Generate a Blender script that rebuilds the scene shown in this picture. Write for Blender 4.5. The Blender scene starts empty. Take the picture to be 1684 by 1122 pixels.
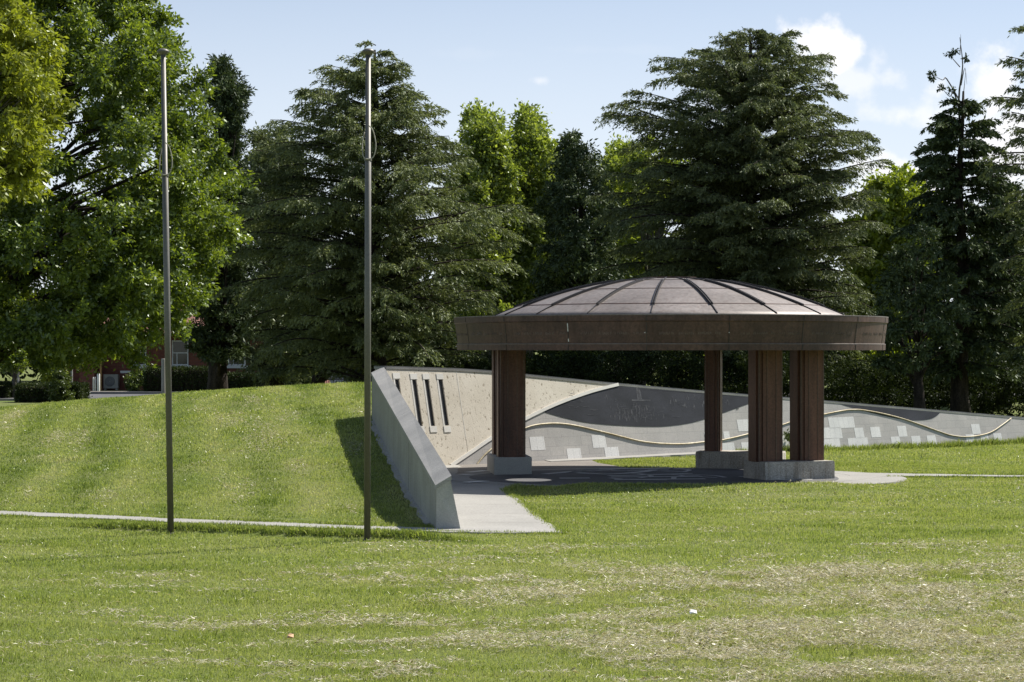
import bpy, math, random
import numpy as np
from math import radians as R, sin, cos, tan, pi, sqrt, atan2

# ------------------------------------------------------------------ camera, sky, sun, exposure
sc = bpy.context.scene
COL = sc.collection
F, HZ, EYE = 3274.0, 573.0, 2.5          # focal length in photo pixels, horizon row, eye height
cam_d = bpy.data.cameras.new('camera'); cam = bpy.data.objects.new('camera', cam_d); COL.objects.link(cam)
cam_d.sensor_width = 36.0; cam_d.lens = 36.0 * F / 1684.0
cam_d.clip_end = 3000; cam_d.clip_start = 0.5
cam.location = (0, 0, EYE)
cam.rotation_euler = (R(90) + math.atan((HZ - 561) / F), 0, 0)
sc.camera = cam
SUN_EL, SUN_BACK = R(49), R(33)
SV = np.array([cos(SUN_EL) * cos(SUN_BACK), cos(SUN_EL) * sin(SUN_BACK), sin(SUN_EL)])   # towards the sun
sun_d = bpy.data.lights.new('sun', 'SUN'); sun = bpy.data.objects.new('sun', sun_d); COL.objects.link(sun)
sun_d.energy = 4.8; sun_d.angle = R(0.53); sun_d.color = (1.0, 0.955, 0.88)
from mathutils import Vector
sun.rotation_euler = Vector(SV).to_track_quat('Z', 'Y').to_euler()
sun.location = (30, 25, 40)
sc.view_settings.view_transform = 'Standard'; sc.view_settings.look = 'None'
sc.view_settings.exposure = 0.75; sc.view_settings.gamma = 1.0
sc.cycles.max_bounces = 6; sc.cycles.diffuse_bounces = 3; sc.cycles.glossy_bounces = 2
sc.cycles.transmission_bounces = 4; sc.cycles.transparent_max_bounces = 4
sc.cycles.caustics_reflective = False; sc.cycles.caustics_refractive = False


def nd(t, typ, **kw):
    n = t.nodes.new(typ)
    for k, v in kw.items():
        if k.startswith('_'):
            setattr(n, k[1:], v)
    return n


def setin(t, n, i, v):
    s = n.inputs[i]
    if isinstance(v, bpy.types.NodeSocket):
        t.links.new(v, s)
    else:
        s.default_value = v


def mth(t, op, a, b=0.0, c=None):
    n = t.nodes.new('ShaderNodeMath'); n.operation = op
    setin(t, n, 0, a); setin(t, n, 1, b)
    if c is not None: setin(t, n, 2, c)
    return n.outputs[0]


def build_world():
    w = bpy.data.worlds.new('World'); sc.world = w; w.use_nodes = True
    t = w.node_tree; t.nodes.clear()
    out = t.nodes.new('ShaderNodeOutputWorld'); bg = t.nodes.new('ShaderNodeBackground')
    sky = t.nodes.new('ShaderNodeTexSky'); sky.sky_type = 'NISHITA'; sky.sun_disc = False
    sky.sun_elevation = SUN_EL; sky.sun_rotation = pi / 2 - SUN_BACK
    sky.altitude = 800; sky.air_density = 0.85; sky.dust_density = 0.5; sky.ozone_density = 1.3
    tc = t.nodes.new('ShaderNodeTexCoord'); sp = t.nodes.new('ShaderNodeSeparateXYZ')
    t.links.new(tc.outputs['Generated'], sp.inputs[0])
    yy = mth(t, 'MAXIMUM', sp.outputs[1], 0.08)
    u = mth(t, 'DIVIDE', sp.outputs[0], yy); v = mth(t, 'DIVIDE', sp.outputs[2], yy)
    cb = t.nodes.new('ShaderNodeCombineXYZ'); t.links.new(u, cb.inputs[0]); t.links.new(v, cb.inputs[1])
    nz = t.nodes.new('ShaderNodeTexNoise'); nz.inputs['Scale'].default_value = 34; nz.inputs['Detail'].default_value = 8
    nz.inputs['Roughness'].default_value = 0.55; t.links.new(cb.outputs[0], nz.inputs['Vector'])
    n0 = mth(t, 'SUBTRACT', nz.outputs['Fac'], 0.5)
    tot = None
    # real cumulus banks: (azimuth, elevation, half width, half height, density)
    for (cu, cv, a, b, k) in [(.157, .149, .026, .013, 1.0), (.170, .135, .03, .010, .55), (.182, .143, .007, .012, .5), (.245, .132, .03, .022, .95),
                              (.255, .105, .04, .022, .9), (.20, .117, .042, .009, .6), (.193, .086, .04, .018, 1.0), (.235, .078, .05, .02, .9),
                              (.30, .10, .06, .04, .9), (.0137, .1345, .006, .0035, .4), (-.02, .148, .03, .004, .05), (.06, .150, .05, .003, .04), (.13, .118, .05, .012, .2),
                              (.42, .16, .10, .03, .8), (-.42, .13, .12, .03, .8), (.62, .25, .2, .05, .7), (-.8, .3, .25, .06, .7)]:
        du = mth(t, 'DIVIDE', mth(t, 'SUBTRACT', u, cu), a); dv = mth(t, 'DIVIDE', mth(t, 'SUBTRACT', v, cv), b)
        r2 = mth(t, 'ADD', mth(t, 'MULTIPLY', du, du), mth(t, 'MULTIPLY', dv, dv))
        m = mth(t, 'SUBTRACT', 1.0, mth(t, 'SQRT', r2))
        m = mth(t, 'ADD', m, mth(t, 'MULTIPLY', n0, 4.6))
        mr = t.nodes.new('ShaderNodeMapRange'); mr.interpolation_type = 'SMOOTHSTEP'
        setin(t, mr, 0, m); mr.inputs[1].default_value = -0.05; mr.inputs[2].default_value = 1.0
        mr.inputs[3].default_value = 0; mr.inputs[4].default_value = k
        tot = mr.outputs[0] if tot is None else mth(t, 'MAXIMUM', tot, mr.outputs[0])
    # thin whitish veil low in the sky
    hz = t.nodes.new('ShaderNodeMapRange'); hz.interpolation_type = 'SMOOTHSTEP'
    setin(t, hz, 0, v); hz.inputs[1].default_value = 0.0; hz.inputs[2].default_value = 0.30
    hz.inputs[3].default_value = 0.88; hz.inputs[4].default_value = 0.12
    veil = mth(t, 'MULTIPLY', hz.outputs[0], mth(t, 'GREATER_THAN', sp.outputs[2], 0.0))
    mx0 = t.nodes.new('ShaderNodeMix'); mx0.data_type = 'RGBA'
    t.links.new(veil, mx0.inputs[0]); t.links.new(sky.outputs[0], mx0.inputs[6]); mx0.inputs[7].default_value = (7.6, 8.0, 8.6, 1)
    mx = t.nodes.new('ShaderNodeMix'); mx.data_type = 'RGBA'
    t.links.new(tot, mx.inputs[0]); t.links.new(mx0.outputs[2], mx.inputs[6]); mx.inputs[7].default_value = (9.2, 9.1, 9.2, 1)
    t.links.new(mx.outputs[2], bg.inputs[0]); bg.inputs[1].default_value = 0.072
    t.links.new(bg.outputs[0], out.inputs[0])
build_world()

# ------------------------------------------------------------------ helpers
rng = np.random.default_rng(11)


def at(px, py, d):
    """photo pixel at depth d -> world point"""
    return np.array([(px - 842) / F * d, d, EYE - (py - HZ) / F * d])


def gd(py):
    return EYE * F / (py - HZ)


def gp(px, py):
    d = gd(py); return np.array([(px - 842) / F * d, d])


def tag(o, label=None, cat=None, group=None, kind=None):
    if label: o['label'] = label
    if cat: o['category'] = cat
    if group: o['group'] = group
    if kind: o['kind'] = kind
    return o


def thing(name, label, cat, loc=(0, 0, 0), group=None):
    o = bpy.data.objects.new(name, None); COL.objects.link(o); o.location = [float(c) for c in loc]
    o.empty_display_size = 0.2
    return tag(o, label, cat, group)


def root_loc(p):
    l = np.zeros(3)
    while p is not None:
        l = l + np.array(p.location); p = p.parent
    return l


def link_mesh(name, me, mat, parent=None, smooth=False):
    o = bpy.data.objects.new(name, me); COL.objects.link(o)
    if mat is not None: me.materials.append(mat)
    if parent is not None: o.parent = parent
    if smooth: me.shade_smooth()
    return o


def np_mesh(name, V, Fc, mat, parent=None, smooth=False, attr=None, origin=None):
    """one mesh from a vertex array and an (n,k) face array"""
    V = np.asarray(V, dtype=np.float64); Fc = np.asarray(Fc, dtype=np.int32)
    off = root_loc(parent) if origin is None else np.asarray(origin, float)
    me = bpy.data.meshes.new(name); n, k = Fc.shape
    me.vertices.add(len(V)); me.vertices.foreach_set('co', (V - off).astype(np.float32).ravel())
    me.loops.add(n * k); me.loops.foreach_set('vertex_index', Fc.ravel())
    me.polygons.add(n); me.polygons.foreach_set('loop_start', np.arange(0, n * k, k, dtype=np.int32))
    if attr:
        for an, av in attr.items():
            a = me.attributes.new(an, 'FLOAT', 'POINT'); a.data.foreach_set('value', np.asarray(av, np.float32))
    me.update(calc_edges=True)
    o = link_mesh(name, me, mat, parent, smooth)
    if origin is not None: o.location = [float(c) for c in origin]
    return o


class MB:
    def __init__(s): s.v = []; s.f = []; s.mi = []; s.k = 0

    def add(s, vs, fs):
        b = len(s.v); s.v += [tuple(float(c) for c in p) for p in vs]; s.f += [tuple(i + b for i in f) for f in fs]; s.mi += [s.k] * len(fs); return s

    def box(s, x0, x1, y0, y1, z0, z1, rot=0.0, c=(0, 0)):
        p = [(x0, y0), (x1, y0), (x1, y1), (x0, y1)]
        if rot: p = [(c[0] + (x - c[0]) * cos(rot) - (y - c[1]) * sin(rot), c[1] + (x - c[0]) * sin(rot) + (y - c[1]) * cos(rot)) for x, y in p]
        return s.prism(p, z0, z1)

    def prism(s, poly, z0, z1, top=None):
        a = 0.0
        for i in range(len(poly)):
            x0, y0 = poly[i][:2]; x1, y1 = poly[(i + 1) % len(poly)][:2]; a += x0 * y1 - x1 * y0
        if a < 0: poly = list(poly)[::-1]; top = list(top)[::-1] if top else None
        n = len(poly); top = top or poly
        vs = [(p[0], p[1], z0) for p in poly] + [(p[0], p[1], z1) for p in top]
        fs = [tuple(range(n))[::-1], tuple(range(n, 2 * n))] + [(i, (i + 1) % n, n + (i + 1) % n, n + i) for i in range(n)]
        return s.add(vs, fs)

    def hexa(s, b, t):
        """8 corner solid: bottom 4 and top 4, counter-clockwise"""
        return s.add(list(b) + list(t), [(3, 2, 1, 0), (4, 5, 6, 7), (0, 1, 5, 4), (1, 2, 6, 5), (2, 3, 7, 6), (3, 0, 4, 7)])

    def tube(s, pts, rad, n=6, cap=True):
        pts = [np.asarray(p, float) for p in pts]; m = len(pts)
        if not hasattr(rad, '__len__'): rad = [rad] * m
        vs = []; up = np.array([0.31, 0.17, 0.93])
        for i in range(m):
            d = pts[min(i + 1, m - 1)] - pts[max(i - 1, 0)]; d = d / (np.linalg.norm(d) + 1e-9)
            a = np.cross(d, up)
            if np.linalg.norm(a) < 0.15: a = np.cross(d, np.array([1.0, 0, 0]))
            a /= np.linalg.norm(a); b = np.cross(d, a)
            for k in range(n):
                an = 2 * pi * k / n; vs.append(pts[i] + rad[i] * (cos(an) * a + sin(an) * b))
        fs = [(i * n + k, i * n + (k + 1) % n, (i + 1) * n + (k + 1) % n, (i + 1) * n + k) for i in range(m - 1) for k in range(n)]
        if cap: fs += [tuple(range(n))[::-1], tuple(range((m - 1) * n, m * n))]
        return s.add(vs, fs)

    def lathe(s, prof, c, n=96, a0=0.0, a1=2 * pi, close=False):
        full = abs(a1 - a0 - 2 * pi) < 1e-6; m = n if full else n + 1; k = len(prof)
        vs = [(c[0] + r * cos(a0 + (a1 - a0) * i / n), c[1] + r * sin(a0 + (a1 - a0) * i / n), z) for i in range(m) for r, z in prof]
        fs = []
        for i in range(n):
            j = (i + 1) % m
            for q in range(k if close else k - 1):
                w = (q + 1) % k; fs.append((i * k + q, j * k + q, j * k + w, i * k + w))
        return s.add(vs, fs)

    def build(s, name, mat, parent=None, smooth=False, origin=None, uv=None):
        off = root_loc(parent) if origin is None else np.asarray(origin, float)
        me = bpy.data.meshes.new(name)
        me.from_pydata([tuple(np.array(p) - off) for p in s.v], [], s.f); me.update()
        if uv is not None:
            l = me.uv_layers.new(name='UVMap')
            for lp in me.loops: l.data[lp.index].uv = uv(np.array(s.v[lp.vertex_index]))
        o = link_mesh(name, me, mat if not isinstance(mat, (list, tuple)) else mat[0], parent, smooth)
        if isinstance(mat, (list, tuple)):
            for q in mat[1:]: me.materials.append(q)
            me.polygons.foreach_set('material_index', s.mi)
        if origin is not None: o.location = [float(c) for c in origin]
        return o


def vnoise(x, y, seed=0):
    x = np.asarray(x, float); y = np.asarray(y, float)
    xi = np.floor(x).astype(np.int64); yi = np.floor(y).astype(np.int64); fx = x - xi; fy = y - yi
    def h(a, b):
        q = (a * 374761393 + b * 668265263 + seed * 144665) & 0x7fffffff
        q = ((q ^ (q >> 13)) * 1274126177) & 0x7fffffff
        return ((q ^ (q >> 16)) & 0xffff) / 65535.0
    fx = fx * fx * (3 - 2 * fx); fy = fy * fy * (3 - 2 * fy)
    return (h(xi, yi) * (1 - fx) + h(xi + 1, yi) * fx) * (1 - fy) + (h(xi, yi + 1) * (1 - fx) + h(xi + 1, yi + 1) * fx) * fy


def fbm(x, y, seed=0, o=3):
    s = 0; a = .5; t = 0
    for i in range(o): s = s + a * vnoise(x * 2 ** i, y * 2 ** i, seed + i * 7); t += a; a *= .5
    return s / t


def in_poly(x, y, poly):
    x = np.asarray(x); y = np.asarray(y); r = np.zeros(x.shape, bool); n = len(poly)
    for i in range(n):
        x0, y0 = poly[i]; x1, y1 = poly[(i + 1) % n]
        if y0 == y1: continue
        c = ((y0 > y) != (y1 > y)) & (x < (x1 - x0) * (y - y0) / (y1 - y0) + x0); r ^= c
    return r


def catmull(pts, n=8):
    p = [np.asarray(q, float) for q in pts]; p = [2 * p[0] - p[1]] + p + [2 * p[-1] - p[-2]]; out = []
    for i in range(1, len(p) - 2):
        for k in range(n):
            t = k / n
            out.append(.5 * ((2 * p[i]) + (-p[i - 1] + p[i + 1]) * t + (2 * p[i - 1] - 5 * p[i] + 4 * p[i + 1] - p[i + 2]) * t * t + (-p[i - 1] + 3 * p[i] - 3 * p[i + 1] + p[i + 2]) * t ** 3))
    out.append(p[-2]); return out


# ------------------------------------------------------------------ materials
def new_mat(name):
    m = bpy.data.materials.new(name); m.use_nodes = True; t = m.node_tree; t.nodes.clear()
    o = t.nodes.new('ShaderNodeOutputMaterial'); return m, t, o


def c4(c): return (c[0], c[1], c[2], 1)


def ramp(t, fac, stops):
    r = t.nodes.new('ShaderNodeValToRGB'); e = r.color_ramp.elements
    while len(e) < len(stops): e.new(0.5)
    for i, (p, c) in enumerate(stops): e[i].position = p; e[i].color = c4(c)
    t.links.new(fac, r.inputs[0]); return r.outputs[0]


def noise(t, vec, scale, detail=4, rough=.55, dist=0.0):
    n = t.nodes.new('ShaderNodeTexNoise'); n.inputs['Scale'].default_value = scale; n.inputs['Detail'].default_value = detail
    n.inputs['Roughness'].default_value = rough; n.inputs['Distortion'].default_value = dist
    t.links.new(vec, n.inputs['Vector']); return n.outputs['Fac']


def mixc(t, fac, a, b, mode='MIX'):
    n = t.nodes.new('ShaderNodeMix'); n.data_type = 'RGBA'; n.blend_type = mode
    setin(t, n, 0, fac)
    for i, v in ((6, a), (7, b)):
        setin(t, n, i, v if isinstance(v, bpy.types.NodeSocket) else c4(v))
    return n.outputs[2]


def geopos(t): return t.nodes.new('ShaderNodeNewGeometry').outputs['Position']


def scaled(t, vec, s):
    n = t.nodes.new('ShaderNodeMapping'); n.inputs['Scale'].default_value = s; t.links.new(vec, n.inputs[0]); return n.outputs[0]


def surf(name, ca, cb, scale=3.0, rough=.7, metal=0.0, fine=40.0, fine_amt=.25, bump=.2, bump_scale=60, stretch=(1, 1, 1), spec=.5, lo=.35, hi=.65, streak=None, bdist=.01):
    """mottled solid surface: large noise between two colours, fine speckle, bump, optional vertical streaks"""
    m, t, o = new_mat(name); p = t.nodes.new('ShaderNodeBsdfPrincipled'); g = geopos(t); gs = scaled(t, g, stretch)
    col = ramp(t, noise(t, gs, scale, 5), [(lo, ca), (hi, cb)])
    f = noise(t, g, fine, 3)
    fr = ramp(t, f, [(.3, (1 - fine_amt,) * 3), (.7, (1 + fine_amt * .6,) * 3)])
    col = mixc(t, 1.0, col, fr, 'MULTIPLY')
    if streak:
        sk = ramp(t, noise(t, scaled(t, g, (7, 7, .5)), 2.2, 4), [(.48, (1, 1, 1)), (.75, streak)])
        col = mixc(t, 1.0, col, sk, 'MULTIPLY')
    t.links.new(col, p.inputs['Base Color']); p.inputs['Roughness'].default_value = rough; p.inputs['Metallic'].default_value = metal
    p.inputs['Specular IOR Level'].default_value = spec
    if bump:
        b = t.nodes.new('ShaderNodeBump'); b.inputs['Strength'].default_value = bump; b.inputs['Distance'].default_value = bdist
        t.links.new(noise(t, g, bump_scale, 4), b.inputs['Height']); t.links.new(b.outputs[0], p.inputs['Normal'])
    t.links.new(p.outputs[0], o.inputs[0]); return m


def leaf_mat(name, ca, cb, trans=.35, gloss=.05, grough=.4, clump=.5, tcol=None):
    """leaf: two colours mixed per leaf and per spray, part of the light passes through"""
    m, t, o = new_mat(name); gm = t.nodes.new('ShaderNodeNewGeometry')
    n = noise(t, gm.outputs['Position'], clump, 2)
    r = mth(t, 'ADD', mth(t, 'MULTIPLY', gm.outputs['Random Per Island'], .6), mth(t, 'MULTIPLY', mth(t, 'SUBTRACT', n, .3), 1.0))
    col = ramp(t, r, [(.15, ca), (.85, cb)])
    d = t.nodes.new('ShaderNodeBsdfDiffuse'); t.links.new(col, d.inputs[0])
    tr = t.nodes.new('ShaderNodeBsdfTranslucent')
    t.links.new(mixc(t, 1.0, col, tcol or (1.25, 1.3, .55), 'MULTIPLY'), tr.inputs[0])
    mx = t.nodes.new('ShaderNodeMixShader'); mx.inputs[0].default_value = trans
    t.links.new(d.outputs[0], mx.inputs[1]); t.links.new(tr.outputs[0], mx.inputs[2])
    gl = t.nodes.new('ShaderNodeBsdfGlossy'); gl.inputs['Roughness'].default_value = grough; gl.inputs[0].default_value = (.9, .95, .9, 1)
    m2 = t.nodes.new('ShaderNodeMixShader'); m2.inputs[0].default_value = gloss
    t.links.new(mx.outputs[0], m2.inputs[1]); t.links.new(gl.outputs[0], m2.inputs[2])
    t.links.new(m2.outputs[0], o.inputs[0]); return m


def blade_mat(name, stops, trans=.3, gloss=.03):
    m, t, o = new_mat(name); a = t.nodes.new('ShaderNodeAttribute'); a.attribute_name = 'tint'
    gm = t.nodes.new('ShaderNodeNewGeometry')
    v = mth(t, 'ADD', a.outputs['Fac'], mth(t, 'MULTIPLY', mth(t, 'SUBTRACT', gm.outputs['Random Per Island'], .5), .25))
    col = ramp(t, v, stops)
    d = t.nodes.new('ShaderNodeBsdfDiffuse'); t.links.new(col, d.inputs[0])
    tr = t.nodes.new('ShaderNodeBsdfTranslucent'); t.links.new(mixc(t, 1.0, col, (1.15, 1.15, .7), 'MULTIPLY'), tr.inputs[0])
    mx = t.nodes.new('ShaderNodeMixShader'); mx.inputs[0].default_value = trans
    t.links.new(d.outputs[0], mx.inputs[1]); t.links.new(tr.outputs[0], mx.inputs[2])
    gl = t.nodes.new('ShaderNodeBsdfGlossy'); gl.inputs['Roughness'].default_value = .35
    m2 = t.nodes.new('ShaderNodeMixShader'); m2.inputs[0].default_value = gloss
    t.links.new(mx.outputs[0], m2.inputs[1]); t.links.new(gl.outputs[0], m2.inputs[2])
    t.links.new(m2.outputs[0], o.inputs[0]); return m


def tile_mat(name, base, alt, mortar, bw, bh, rough=.55, msize=.004, bump=.3, offset=.5):
    """stone cladding laid in courses, read from the wall's own (length, height) coordinates in metres"""
    m, t, o = new_mat(name); p = t.nodes.new('ShaderNodeBsdfPrincipled')
    uv = t.nodes.new('ShaderNodeUVMap'); uv.uv_map = 'UVMap'
    b = t.nodes.new('ShaderNodeTexBrick'); t.links.new(uv.outputs[0], b.inputs['Vector'])
    b.offset = offset; b.inputs['Scale'].default_value = 1; b.inputs['Mortar Size'].default_value = msize; b.inputs['Mortar Smooth'].default_value = .2
    b.inputs['Brick Width'].default_value = bw; b.inputs['Row Height'].default_value = bh; b.inputs['Bias'].default_value = 0
    b.inputs['Color1'].default_value = c4(base); b.inputs['Color2'].default_value = c4(alt); b.inputs['Mortar'].default_value = c4(mortar)
    g = geopos(t)
    sp = ramp(t, noise(t, g, 55, 3), [(.3, (.8,) * 3), (.7, (1.15,) * 3)]); big = ramp(t, noise(t, g, 1.4, 5), [(.3, (.88, .88, .88)), (.7, (1.06, 1.05, 1.04))])
    col = mixc(t, 1.0, mixc(t, 1.0, b.outputs[0], sp, 'MULTIPLY'), big, 'MULTIPLY')
    t.links.new(col, p.inputs['Base Color']); p.inputs['Roughness'].default_value = rough
    bp = t.nodes.new('ShaderNodeBump'); bp.inputs['Strength'].default_value = bump; bp.inputs['Distance'].default_value = .004
    t.links.new(mth(t, 'SUBTRACT', 1.0, b.outputs['Fac']), bp.inputs['Height']); t.links.new(bp.outputs[0], p.inputs['Normal'])
    t.links.new(p.outputs[0], o.inputs[0]); return m


def beige_mat():
    """bush-hammered concrete with pits"""
    m, t, o = new_mat('rough beige concrete'); p = t.nodes.new('ShaderNodeBsdfPrincipled'); g = geopos(t)
    col = ramp(t, noise(t, g, 1.2, 5), [(.3, (.60, .545, .45)), (.7, (.70, .645, .55))])
    pit = noise(t, scaled(t, g, (1, 1, .6)), 19, 5, .62)
    pits = ramp(t, pit, [(.33, (.40, .36, .30)), (.41, (1, 1, 1))])
    fin = ramp(t, noise(t, g, 70, 3), [(.3, (.82,) * 3), (.7, (1.12,) * 3)])
    stn = ramp(t, noise(t, scaled(t, g, (6, 6, .45)), 1.6, 4), [(.55, (1, 1, 1)), (.85, (.90, .89, .86))])
    col = mixc(t, 1.0, mixc(t, 1.0, mixc(t, 1.0, col, pits, 'MULTIPLY'), fin, 'MULTIPLY'), stn, 'MULTIPLY')
    t.links.new(col, p.inputs['Base Color']); p.inputs['Roughness'].default_value = .9; p.inputs['Specular IOR Level'].default_value = .2
    b = t.nodes.new('ShaderNodeBump'); b.inputs['Strength'].default_value = .55; b.inputs['Distance'].default_value = .02
    t.links.new(mth(t, 'ADD', mth(t, 'MINIMUM', pit, .45), mth(t, 'MULTIPLY', noise(t, g, 50, 4), .25)), b.inputs['Height']); t.links.new(b.outputs[0], p.inputs['Normal'])
    t.links.new(p.outputs[0], o.inputs[0]); return m


M = {}
M['beige'] = beige_mat()
M['grey_clad'] = tile_mat('grey granite cladding', (.395, .375, .35), (.355, .34, .32), (.26, .25, .24), .40, .205)
M['pale_tile'] = tile_mat('pale granite tile', (.62, .615, .60), (.58, .575, .56), (.42, .415, .41), .20, 3.0, offset=0)
M['black'] = surf('dark polished granite', (.013, .0145, .019), (.030, .032, .041), .9, .6, 0, 30, .3, .02, 40, (1, 1, 2), .25)
M['etch'] = surf('etched granite', (.040, .042, .05), (.095, .096, .105), 9, .7, 0, 40, .4, 0, spec=.2)
M['white_conc'] = surf('white cast concrete', (.62, .60, .55), (.70, .68, .63), 3, .8, 0, 60, .12, .1)
M['ribbon'] = surf('weathered brass ribbon', (.30, .24, .13), (.46, .41, .30), 2.0, .55, .25, 14, .3, .1, 30)
M['coping'] = surf('grey stone coping', (.27, .263, .25), (.35, .338, .318), 1.5, .7, 0, 45, .25, .2, 50)
M['lead'] = surf('dark lead capping', (.10, .10, .105), (.16, .16, .16), 1.5, .5, .2, 45, .2, .1, 50)
M['conc'] = surf('weathered grey concrete', (.305, .298, .265), (.38, .368, .325), 1.1, .85, 0, 35, .22, .3, 45, streak=(.72, .70, .62))
M['conc_end'] = surf('smooth grey concrete', (.38, .375, .35), (.46, .45, .42), 1.6, .8, 0, 60, .18, .15, 60)
M['plinth'] = surf('exposed aggregate plinth', (.38, .35, .30), (.52, .48, .415), 2.0, .9, 0, 48, .45, .8, 60, streak=(.6, .55, .48), bdist=.012)
M['pav'] = surf('pale concrete paving', (.27, .26, .238), (.335, .322, .295), .9, .85, 0, 30, .2, .2, 50, lo=.3, hi=.7)
M['agg'] = surf('pinkish aggregate paving', (.17, .15, .132), (.225, .20, .175), 1.2, .9, 0, 60, .4, .3, 80)
M['basalt'] = surf('dark stone paving', (.085, .085, .09), (.13, .127, .127), .8, .8, 0, 40, .3, .15, 50)
M['inlay'] = surf('pale stone inlay and lit slits', (.62, .61, .59), (.70, .69, .66), 2, .7, 0, 40, .2, .1)
M['copper'] = surf('patinated copper sheet', (.058, .032, .024), (.115, .064, .047), 2.2, .55, .2, 24, .38, .06, 30, lo=.3, hi=.7, streak=(.72, .62, .55))
M['dome'] = surf('weathered copper roofing', (.155, .132, .118), (.235, .205, .188), .8, .55, .25, 12, .22, .05, 25, streak=(.74, .66, .62))
M['batten'] = surf('dark roof batten', (.03, .027, .025), (.055, .048, .045), 2, .5, .4, 30, .2, 0)
M['bronze'] = surf('brown patinated bronze', (.066, .030, .020), (.165, .078, .050), 1.6, .5, .3, 26, .3, .05, 40, (2.2, 2.2, .3), lo=.3, hi=.7)
M['bronze_rib'] = surf('rubbed bronze rib', (.075, .046, .034), (.14, .098, .076), 2.0, .42, .4, 26, .3, .05, 40, (4, 4, .4))
M['letters'] = surf('rubbed raised lettering', (.13, .10, .085), (.20, .16, .14), 3, .55, .2, 26, .3, 0)
M['steel'] = surf('dull grey anodised metal', (.115, .108, .092), (.155, .147, .127), 1.5, .5, .3, 30, .15, .03, 60, (2, 2, .4))
M['rope'] = surf('worn halyard rope', (.30, .28, .22), (.42, .40, .33), 20, .9, 0, 80, .3, .2, 200)
M['soil'] = surf('lawn thatch and soil', (.11, .145, .035), (.17, .18, .07), .7, .95, 0, 22, .4, .5, 30, spec=.1)
M['asphalt'] = surf('worn asphalt', (.075, .075, .078), (.115, .112, .11), .6, .9, 0, 60, .3, .2, 60)
M['kerb'] = surf('shade-darkened kerb concrete', (.19, .185, .175), (.25, .24, .225), 1, .85, 0, 40, .2, .1)  # colour darkened to carry the shade lying over the kerb
M['bark'] = surf('rough dark bark', (.022, .018, .014), (.062, .050, .040), 2.2, .95, 0, 18, .45, .9, 16, (3, 3, .6), spec=.15, bdist=.03)
M['bark_grey'] = surf('grey bark', (.09, .08, .07), (.17, .155, .135), 2.2, .95, 0, 18, .4, .7, 16, (3, 3, .6), spec=.15, bdist=.03)
M['paint'] = surf('white painted wood', (.62, .62, .62), (.72, .72, .70), 2, .5, 0, 40, .1, 0)
M['glass'] = surf('dark window glass', (.012, .015, .018), (.03, .034, .04), 1.2, .08, 0, 20, .1, 0)
M['slot'] = surf('dark slot panel', (.045, .045, .05), (.085, .085, .088), 2.5, .4, 0, 30, .3, .1, streak=(.5, .5, .5))
M['roof_tile'] = surf('terracotta roof tiles', (.16, .07, .05), (.24, .11, .075), 2, .8, 0, 20, .3, .2)
M['render'] = surf('pale wall for sunlit opening', (.55, .54, .52), (.66, .65, .63), 1, .85, 0, 30, .1, .1)
M['litter'] = surf('white paper', (.75, .75, .73), (.82, .82, .8), 8, .8, 0, 30, .08, 0)
M['dry_leaf'] = surf('dry orange leaf', (.45, .22, .10), (.6, .4, .22), 12, .7, 0, 30, .2, 0)
M['ochre'] = surf('ochre painted pipe', (.38, .21, .07), (.48, .28, .1), 2, .6, 0, 30, .2, 0)


def brick_mat():
    m, t, o = new_mat('red brickwork'); p = t.nodes.new('ShaderNodeBsdfPrincipled'); g = geopos(t)
    sep = t.nodes.new('ShaderNodeSeparateXYZ'); t.links.new(g, sep.inputs[0])
    cb = t.nodes.new('ShaderNodeCombineXYZ'); t.links.new(mth(t, 'ADD', sep.outputs[0], sep.outputs[1]), cb.inputs[0]); t.links.new(sep.outputs[2], cb.inputs[1])
    b = t.nodes.new('ShaderNodeTexBrick'); t.links.new(cb.outputs[0], b.inputs['Vector'])
    b.inputs['Scale'].default_value = 1; b.inputs['Brick Width'].default_value = .24; b.inputs['Row Height'].default_value = .086; b.inputs['Mortar Size'].default_value = .006
    b.inputs['Color1'].default_value = (.23, .072, .045, 1); b.inputs['Color2'].default_value = (.16, .05, .034, 1); b.inputs['Mortar'].default_value = (.16, .11, .09, 1)
    t.links.new(mixc(t, 1.0, b.outputs[0], ramp(t, noise(t, g, .8, 4), [(.3, (.75,) * 3), (.7, (1.1,) * 3)]), 'MULTIPLY'), p.inputs['Base Color'])
    p.inputs['Roughness'].default_value = .9; t.links.new(p.outputs[0], o.inputs[0]); return m
M['brick'] = brick_mat()

L_OAK = leaf_mat('oak leaves', (.055, .095, .018), (.21, .275, .046), .48, .05, .42, .75, (1.35, 1.3, .45))
L_MAPLE = leaf_mat('fresh maple leaves', (.17, .20, .022), (.32, .345, .045), .42, .04, .4, .6)
L_CEDAR = leaf_mat('cedar needles', (.065, .085, .034), (.23, .26, .105), .27, .03, .5, .45, (1.1, 1.15, .7))
L_CEDAR2 = leaf_mat('dark cedar needles', (.055, .074, .032), (.20, .225, .098), .27, .03, .5, .45, (1.1, 1.15, .7))
L_DARK = leaf_mat('dark conifer leaves', (.025, .042, .017), (.095, .125, .045), .12, .03, .5, .5, (1.1, 1.15, .7))
L_PLANE = leaf_mat('light plane leaves', (.12, .165, .03), (.33, .38, .085), .45, .04, .4, .5)
L_LIME = leaf_mat('lime green leaves', (.13, .18, .020), (.30, .34, .045), .42, .04, .4, .5)
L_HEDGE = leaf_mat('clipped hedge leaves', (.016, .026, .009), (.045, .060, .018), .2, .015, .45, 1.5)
L_UNDER = leaf_mat('shaded undergrowth leaves', (.010, .016, .006), (.035, .048, .014), .2, .01, .5, .8)  # tree shade is put into this darker leaf colour
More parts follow.
